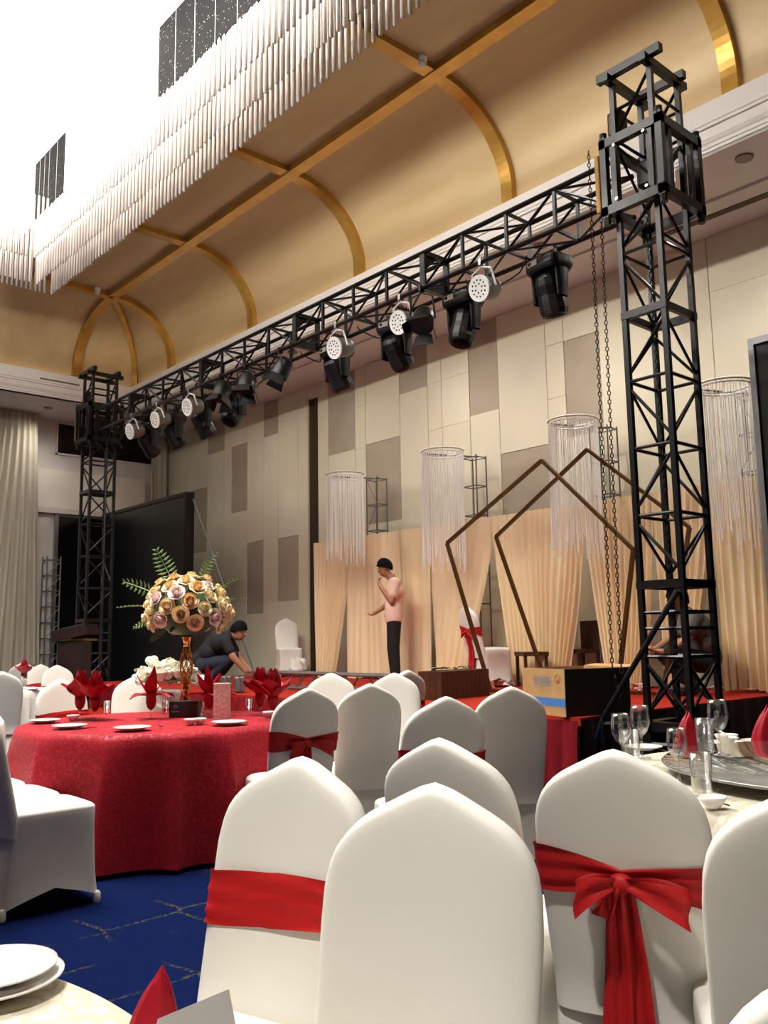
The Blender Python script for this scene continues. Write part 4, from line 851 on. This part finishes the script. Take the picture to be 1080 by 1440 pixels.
MB().box((0,0,.42),(.40,.34,.05)).build('seat', M_wood, cb); MB().box((0,.16,.62),(.40,.03,.36)).build('backrest', M_wood, cb)
for x in (-.17,.17):
    for y in (-.14,.15): MB().box((x,y,.2),(.035,.035,.40)).build('leg', M_wood, cb)
ORD = 'first second third fourth fifth sixth seventh eighth ninth tenth eleventh twelfth thirteenth fourteenth fifteenth sixteenth'.split()
for i, (px, py) in enumerate(((628,958),(641,962),(655,957),(672,960),(690,962),(703,956),(716,960),(727,954),(738,949),(745,957),(893,966),(902,960),(935,962),(955,957),(968,964),(1040,965))):
    m = MB(); rr = random.Random(i+40); n = 7
    for j in range(4): m.add([Vector((rr.uniform(-.09,.09), rr.uniform(-.07,.07), rr.uniform(.0,.09))) for _ in range(4)],[(0,1,2),(0,2,3),(1,2,3)])
    p = at(px, py+6, Z=SH+.002); p.y = min(p.y, 8.75); 
    o = m.build('crumpled_paper', (M_paper, M_paperpink, M_card)[i % 3], None, False, thick=.002); o.location = p
    tag(o, ('white','pink','brown')[i % 3]+' paper scrap on stage floor, '+ORD[i]+' from left in the litter', 'paper', 'crumpled paper scraps on the stage')
# leaning ribboned chair and wrapped chair on the stage
q_ = at(656,900,Y=8.1); c1 = chair(0,0,'R',-58,'white covered chair with hanging red ribbon, alone on the stage',2,SH,pos=(q_.x,8.1,1.0+SH)); 
c2 = chair(0,0,'F',10,'white covered chair standing at the stage wall left of backdrop',0,SH,pos=(-13.0,9.15,1.0+SH))
bgw = thing('white_cloth_bundle','crumpled white chair cover beside the chair at stage wall','cloth',(-12.36,8.95,SH)); MB().grid(lambda u,v:tuple(Vector((cos(2*pi*u)*sin(pi*v),sin(2*pi*u)*sin(pi*v),1-cos(pi*v)))*.15*(1+.12*sin(2*pi*u*5+v*6)+.08*sin(v*19))),32,16,True).build('cloth', M_cover, bgw, True)
# grey metal ladder frame lying on the stage
lo = (-9.6,6.6,SH); lt = thing('lying_truss','grey metal truss lying along the stage behind the far chairs','truss',lo)
for y in (-.12,.12):
    for z in (.03,.21): MB().bar((-.5,y,z),(2.3,y,z),.018,6).build('chord', M_lampgrey, lt)
for i in range(10):
    x = -.45+.265*i
    for y in (-.12,.12): MB().bar((x,y,.03),(x+.13,y,.21),.009,5).build('diagonal', M_lampgrey, lt)
    MB().bar((x,-.12,.21),(x,.12,.21),.009,5).build('rung', M_lampgrey, lt)
for i, (px, lb) in enumerate(((333,'square grey floor lamp left of crouching arm'),(352,'square grey floor lamp right below crouching arm'))):
    p = at(px, 972, Z=SH); p.y = 6.0; p.x = at(px,972,Y=6.0).x; fl_ = thing('floor_lamp_box', lb+' on stage edge', 'floor light', (p.x,5.85,SH), -.6, 'square floor lamps')
    MB().box((0,0,.10),(.16,.12,.18)).build('body', M_lampgrey, fl_, bevel=.01); MB().box((0,-.063,.10),(.11,.01,.12)).build('face', M_dark, fl_); MB().tube([(-.09,0,.02),(-.1,0,.2),(.1,0,.2),(.09,0,.02)],.008,5).build('bracket', M_chrome, fl_)
# lectern
lc = thing('lectern','dark red lectern with gold trim beside the left truss tower','lectern',(-12.55,5.16,.36), radians(-40))
MB().box((0,0,.05),(.62,.46,.10)).build('plinth', M_wood, lc); MB().box((.04,0,.52),(.46,.34,.84)).build('body', mat('maroon_lacquer','1c090a',.4), lc, bevel=.005); MB().box((-.215,-.15,.52),(.03,.05,.86)).build('gold_trim', M_gold, lc); MB().box((0,0,.96),(.58,.44,.03)).build('gold_trim', M_gold, lc)
MB().box((.02,0,1.06),(.64,.48,.16),M=Matrix.Rotation(.22,3,'X')).build('top', mat('maroon_lacquer','1c090a',.4), lc, bevel=.008); MB().box((-.32,-.02,1.16),(.26,.02,.02)).build('microphone', M_lampgrey, lc); MB().box((-.27,-.1,.98),(.2,.26,.02)).build('side_shelf', mat('maroon_lacquer','1c090a',.4), lc)
# small truss leaning at the left wall
so_ = (-18.16,6.9,0); ms = thing('small_truss_stand','small grey truss standing against wall beside the beige drape','truss',so_); 
for dx, dy in ((-.12,-.14),(.12,-.14),(.12,.14),(-.12,.14)): MB().bar((dx,dy,0),(dx,dy,3.05),.016,6).build('chord', M_lampgrey, ms)
for k in range(10):
    for a, b in (((-.12,-.14),(.12,-.14)),((.12,-.14),(.12,.14)),((-.12,.14),(.12,.14)),((-.12,-.14),(-.12,.14))): MB().bar((*a,.1+.32*k),(*b,.1+.32*k),.010,5).build('rung', M_lampgrey, ms)
    MB().bar((.12,-.14,.1+.32*k),(.12,.14,.1+.32*(k+.9)),.008,5).build('diagonal', M_lampgrey, ms) if k < 9 else None
# beige drapes on left wall
def drape(y0, y1, b0, b1, z0, label, npl=8, x=XL+.22):
    o = (x,(y0+y1)/2,z0)
    def fn(u, v):
        e = (1-v)**1.2; ya = y0+(b0-y0)*e; yb = y1+(b1-y1)*e
        return (x+.07*sin(u*npl*2*pi+.8*sin(u*5))*(.5+.5*(1-v))+.03*sin(u*7+v*3), ya+(yb-ya)*u, z0+(ZS-.03-z0)*v)
    t = thing('window_drape', label, 'curtain', o, group='beige wall drapes'); MB(o).grid(fn, npl*10, 24).build('cloth', M_drape, t, True); MB(o).bar((x,y0,ZS-.03),(x,y1,ZS-.03),.02,6).build('rail', M_alu, t)
drape(5.45,6.42,4.6,6.68,.02,'tall beige drape flaring to the floor at left edge',9,XL+.45); drape(9.08,9.5,9.08,9.5,.02,'narrow beige drape in the corner behind left truss tower',4,XL+.16)
# ================================================================== PEOPLE
def skinned(name, nodes, m_, parent, root, sub=2, grow=1.0, vox=.011):
    """nodes: name -> (x,y,z,radius,parent name); tapered limbs fused into one continuous surface"""
    m = MB()
    for k, (x, y, z, r, par) in nodes.items():
        r = r if not isinstance(r, tuple) else r[0]; c = Vector((x,y,z)); m.ball(c, r*grow, 14, 10)
        if par:
            q = nodes[par]; rq = q[3] if not isinstance(q[3], tuple) else q[3][0]; pc = Vector(q[:3])
            if (pc-c).length > 1e-4: m.bar(pc, c, rq*grow, 14, r*grow)
    for e in nodes.get('_', ()): pass
    o = m.build(name, m_, parent, True)
    md = o.modifiers.new('fuse', 'REMESH'); md.mode = 'VOXEL'; md.voxel_size = vox; md.use_smooth_shade = True
    sm = o.modifiers.new('smooth', 'SMOOTH'); sm.factor = .5; sm.iterations = 5
    return o
def hand(N, wrist, d, side, pre, s=1.0, curl=.5):
    """palm and five bent fingers growing from a wrist node"""
    w = Vector(N[wrist][:3]); d = Vector(d).normalized(); si = Vector(side).normalized(); dn = d.cross(si).normalized()
    pm = w+d*.055*s; N[pre+'palm'] = (*pm, .026*s, wrist)
    for i, (off, L) in enumerate(((-.026,.062),(-.009,.074),(.009,.070),(.026,.052))):
        b = pm+d*.035*s+si*off*s; N[pre+f'f{i}a'] = (*b, .0105*s, pre+'palm')
        m1 = b+(d*(1-curl*.4)+dn*curl).normalized()*L*.5*s; N[pre+f'f{i}b'] = (*m1, .0095*s, pre+f'f{i}a')
        m2 = m1+(d*(1-curl)+dn*curl*1.6).normalized()*L*.45*s; N[pre+f'f{i}c'] = (*m2, .008*s, pre+f'f{i}b')
    t1 = w+d*.03*s-si*.034*s+dn*.01*s; N[pre+'t1'] = (*t1, .013*s, pre+'palm'); t2 = t1+(d*.7-si*.4+dn*.4).normalized()*.035*s; N[pre+'t2'] = (*t2, .010*s, pre+'t1')
def face(t, c, fwd, up, hair_m, s=1.0):
    """eyes, brows, mouth, ears and a cap of short hair around a head centre"""
    f = Vector(fwd).normalized(); l = Vector(up).cross(f).normalized(); u = f.cross(l).normalized(); c = Vector(c); M = Matrix((l, f, u)).transposed()
    hm_ = MB(); rr = random.Random(3)
    def fn(a, v):
        th = 2*pi*a; el = pi/2-v*(1.75+.55*(-sin(th)))  # lower at the nape, higher on the brow
        k = 1.06+.05*sin(th*7+v*9)+.05*sin(th*17+v*23)*v; p = Vector((.09*cos(th)*cos(el), .106*sin(th)*cos(el)-.010, .120*sin(el)+.014))*k*s; return c+M@p
    hm_.grid(fn, 40, 12, True); hr = hm_.build('hair', hair_m, t, True)
    for sg in (-1,1):
        MB().ball(c+M@Vector((sg*.032,.088,.004))*s, .011*s, 8, 6).build('eye', M_porcelain, t, True); MB().ball(c+M@Vector((sg*.032,.096,.003))*s, .006*s, 8, 6).build('pupil', M_dark, t, True)
        MB().tube([c+M@Vector((sg*(.018+.03*k/4),.093-.008*(k/4)**2,.024+.004*sin(pi*k/4)))*s for k in range(5)], .0035*s, 5).build('eyebrow', hair_m, t, True)
        MB().ball(c+M@Vector((sg*.080,-.005,-.008))*s, .026*s, 10, 7, (.35,.7,1), M).build('ear', M_skin, t, True)
    MB().tube([c+M@Vector((-.022+.044*k/4,.088-.006*abs(k-2)/2,-.052))*s for k in range(5)], .004*s, 5).build('mouth', mat('lip','8a4f44',.5), t, True)
def head_nodes(N, neck, c, fwd, s=1.0):
    f = Vector(fwd).normalized(); c = Vector(c)
    N['head0'] = (*(c+Vector((0,0,-.055))+f*.01), .068*s, neck); N['head1'] = (*c, .083*s, 'head0'); N['head2'] = (*(c+Vector((0,0,.05))-f*.005), .075*s, 'head1'); N['nose'] = (*(c+f*.098+Vector((0,0,-.018))), .012*s, 'head1')
# --- standing person on stage, right hand to the face
P0 = Vector((-9.55,8.42,SH))+RTh*.10; pz = rzface(-RTh.x,-RTh.y)
t = thing('person','person in pink t-shirt and black trousers standing on stage, hand at mouth','person',P0,pz)
N = {'pelvis':(0,.05,.93,.125,None),'waist':(0,.05,1.08,.118,'pelvis'),'chest':(0,.065,1.27,.145,'waist'),'chl':(.085,.07,1.29,.115,'chest'),'chr':(-.085,.07,1.29,.115,'chest'),'wsl':(.06,.05,1.05,.10,'waist'),'wsr':(-.06,.05,1.05,.10,'waist'),'neckb':(0,.045,1.45,.075,'chest'),'neck':(0,-.01,1.52,.056,'neckb')}
head_nodes(N,'neck',(0,-.075,1.625),(0,-1,-.35))
N.update({'shl':(.165,.075,1.41,.062,'chest'),'ell':(.20,.02,1.13,.045,'shl'),'wrl':(.10,-.14,1.36,.033,'ell'),'shr':(-.165,.06,1.41,.062,'chest'),'elr':(-.23,.0,1.13,.044,'shr'),'wrr':(-.17,-.20,1.00,.032,'elr'),
 'hil':(.085,.05,.86,.092,'pelvis'),'knl':(.095,.045,.48,.062,'hil'),'anl':(.095,.07,.09,.042,'knl'),'tol':(.10,-.09,.035,.036,'anl'),'hir':(-.085,.05,.86,.092,'pelvis'),'knr':(-.09,.02,.48,.062,'hir'),'anr':(-.09,.05,.09,.042,'knr'),'tor':(-.095,-.11,.035,.036,'anr')})
hand(N,'wrl',(-.35,-.35,1),(1,-.2,.2),'hl',1,.9); hand(N,'wrr',(0,-.8,-.45),(1,0,0),'hr',1,.8)
skinned('body', N, M_skin, t, 'pelvis'); face(t,(0,-.075,1.625),(0,-1,-.35),(0,0,1),M_hair)
C = {'pelvis':(0,.05,.90,(.135,.135),None),'waist':(0,.05,1.06,(.132,.128),'pelvis'),'chest':(0,.065,1.27,(.15,.152),'waist'),'chl':(.09,.07,1.29,.135,'chest'),'chr':(-.09,.07,1.29,.135,'chest'),'wsl':(.065,.05,1.03,.128,'waist'),'wsr':(-.065,.05,1.03,.128,'waist'),'hpl':(.065,.05,.9,.13,'wsl'),'hpr':(-.065,.05,.9,.13,'wsr'),'neckb':(0,.045,1.43,.085,'chest'),'shl':(.165,.075,1.405,.08,'chest'),'sl2':(.19,.045,1.24,.073,'shl'),'shr':(-.165,.06,1.405,.08,'chest'),'sr2':(-.205,.03,1.24,.073,'shr')}
skinned('shirt', C, M_pinkshirt, t, 'pelvis')
T = {'pelvis':(0,.05,.93,.138,None),'hil':(.085,.05,.84,.107,'pelvis'),'knl':(.095,.045,.48,.078,'hil'),'anl':(.095,.07,.07,.064,'knl'),'hir':(-.085,.05,.84,.107,'pelvis'),'knr':(-.09,.02,.48,.078,'hir'),'anr':(-.09,.05,.07,.064,'knr')}
skinned('trousers', T, M_blackcloth, t, 'pelvis')
for x, y in ((.10,-.01),(-.095,-.03)): MB().ball((x,y,.045),.05,12,8,(1,2.6,.9)).build('shoe', M_blackpl, t, True)
# --- crouching person in black, reaching down to the right
P1 = at(300,967,Z=SH); t = thing('person','person in black t-shirt crouching on stage and reaching down','person',P1,rzface(RTh.x,RTh.y))
N = {'pelvis':(0,.14,.34,.125,None),'waist':(0,.06,.46,.125,'pelvis'),'chest':(0,-.08,.60,.145,'waist'),'chl':(.085,-.09,.60,.115,'chest'),'chr':(-.085,-.09,.60,.115,'chest'),'neckb':(0,-.21,.685,.075,'chest'),'neck':(0,-.26,.70,.058,'neckb')}
head_nodes(N,'neck',(0,-.34,.745),(0,-1,-.45))
N.update({'shl':(.16,-.17,.63,.062,'chest'),'ell':(.19,-.30,.40,.045,'shl'),'wrl':(.16,-.47,.20,.032,'ell'),'shr':(-.16,-.17,.63,.062,'chest'),'elr':(-.20,-.30,.40,.046,'shr'),'wrr':(-.17,-.49,.18,.033,'elr'),
 'hil':(.10,.12,.30,.095,'pelvis'),'knl':(.15,-.24,.42,.066,'hil'),'anl':(.13,-.02,.09,.044,'knl'),'tol':(.14,-.16,.035,.037,'anl'),'hir':(-.10,.12,.30,.095,'pelvis'),'knr':(-.15,-.22,.36,.066,'hir'),'anr':(-.12,.06,.09,.044,'knr'),'tor':(-.13,-.08,.035,.037,'anr')})
hand(N,'wrl',(0,-.4,-.8),(1,0,0),'hl',1,.5); hand(N,'wrr',(0,-.4,-.8),(1,0,0),'hr',1,.5)
skinned('body', N, M_skin, t, 'pelvis'); face(t,(0,-.34,.745),(0,-1,-.45),(0,0,1),M_hair)
C = {'pelvis':(0,.17,.36,.145,None),'waist':(0,.06,.47,.148,'pelvis'),'chest':(0,-.08,.605,.168,'waist'),'chl':(.09,-.09,.60,.138,'chest'),'chr':(-.09,-.09,.60,.138,'chest'),'wsl':(.06,.06,.47,.13,'waist'),'wsr':(-.06,.06,.47,.13,'waist'),'neckb':(0,-.20,.675,.088,'chest'),'shl':(.16,-.17,.63,.08,'chest'),'sl2':(.185,-.25,.49,.07,'shl'),'shr':(-.16,-.17,.63,.08,'chest'),'sr2':(-.185,-.25,.49,.07,'shr')}
skinned('shirt', C, M_blackcloth, t, 'pelvis')
T = {'pelvis':(0,.14,.33,.137,None),'hil':(.10,.12,.30,.11,'pelvis'),'knl':(.15,-.24,.42,.08,'hil'),'anl':(.13,-.02,.11,.06,'knl'),'hir':(-.10,.12,.30,.11,'pelvis'),'knr':(-.15,-.22,.36,.08,'hir'),'anr':(-.12,.06,.11,.06,'knr')}
skinned('jeans', T, M_navy, t, 'pelvis')
for x, y in ((.14,-.09),(-.13,-.01)): MB().ball((x,y,.045),.05,12,8,(1,2.4,.9)).build('shoe', M_blackpl, t, True)
# --- person squatting behind the right tower
P2 = Vector((-4.72,8.40,SH)); t = thing('person','person in grey shirt squatting on stage behind right truss tower','person',P2,rzface(-RTh.x,-RTh.y))
N = {'pelvis':(0,.10,.36,.125,None),'waist':(0,.08,.50,.12,'pelvis'),'chest':(0,.0,.68,.145,'waist'),'chl':(.085,0,.69,.115,'chest'),'chr':(-.085,0,.69,.115,'chest'),'neckb':(0,-.08,.82,.075,'chest'),'neck':(0,-.11,.87,.056,'neckb')}
head_nodes(N,'neck',(0,-.16,.955),(0,-1,-.3))
N.update({'shl':(.165,-.03,.78,.062,'chest'),'ell':(.20,-.16,.54,.046,'shl'),'wrl':(.12,-.36,.44,.033,'ell'),'shr':(-.165,-.03,.78,.062,'chest'),'elr':(-.2,-.18,.56,.046,'shr'),'wrr':(-.12,-.38,.46,.033,'elr'),
 'hil':(.10,.08,.32,.095,'pelvis'),'knl':(.14,-.30,.44,.066,'hil'),'anl':(.12,-.08,.09,.044,'knl'),'tol':(.13,-.22,.035,.037,'anl'),'hir':(-.10,.08,.32,.095,'pelvis'),'knr':(-.14,-.30,.42,.066,'hir'),'anr':(-.12,-.06,.09,.044,'knr'),'tor':(-.13,-.20,.035,.037,'anr')})
hand(N,'wrl',(-.2,-.9,.1),(1,0,0),'hl',1,.6); hand(N,'wrr',(.2,-.9,.1),(1,0,0),'hr',1,.6)
skinned('body', N, M_skin, t, 'pelvis'); face(t,(0,-.16,.955),(0,-1,-.3),(0,0,1),M_hair)
C = {'pelvis':(0,.12,.38,.142,None),'waist':(0,.08,.52,.145,'pelvis'),'chest':(0,.0,.68,.166,'waist'),'chl':(.09,0,.69,.138,'chest'),'chr':(-.09,0,.69,.138,'chest'),'wsl':(.06,.08,.52,.13,'waist'),'wsr':(-.06,.08,.52,.13,'waist'),'neckb':(0,-.075,.81,.088,'chest'),'shl':(.165,-.03,.78,.08,'chest'),'sl2':(.19,-.11,.64,.07,'shl'),'shr':(-.165,-.03,.78,.08,'chest'),'sr2':(-.19,-.11,.64,.07,'shr')}
skinned('shirt', C, M_greyshirt, t, 'pelvis')
T = {'pelvis':(0,.10,.35,.137,None),'hil':(.10,.08,.32,.11,'pelvis'),'knl':(.14,-.30,.44,.08,'hil'),'anl':(.12,-.08,.11,.06,'knl'),'hir':(-.10,.08,.32,.11,'pelvis'),'knr':(-.14,-.30,.42,.08,'hir'),'anr':(-.12,-.06,.11,.06,'knr')}
skinned('trousers', T, M_blackcloth, t, 'pelvis')
for x, y in ((.13,-.15),(-.13,-.13)): MB().ball((x,y,.045),.05,12,8,(1,2.4,.9)).build('shoe', M_blackpl, t, True)
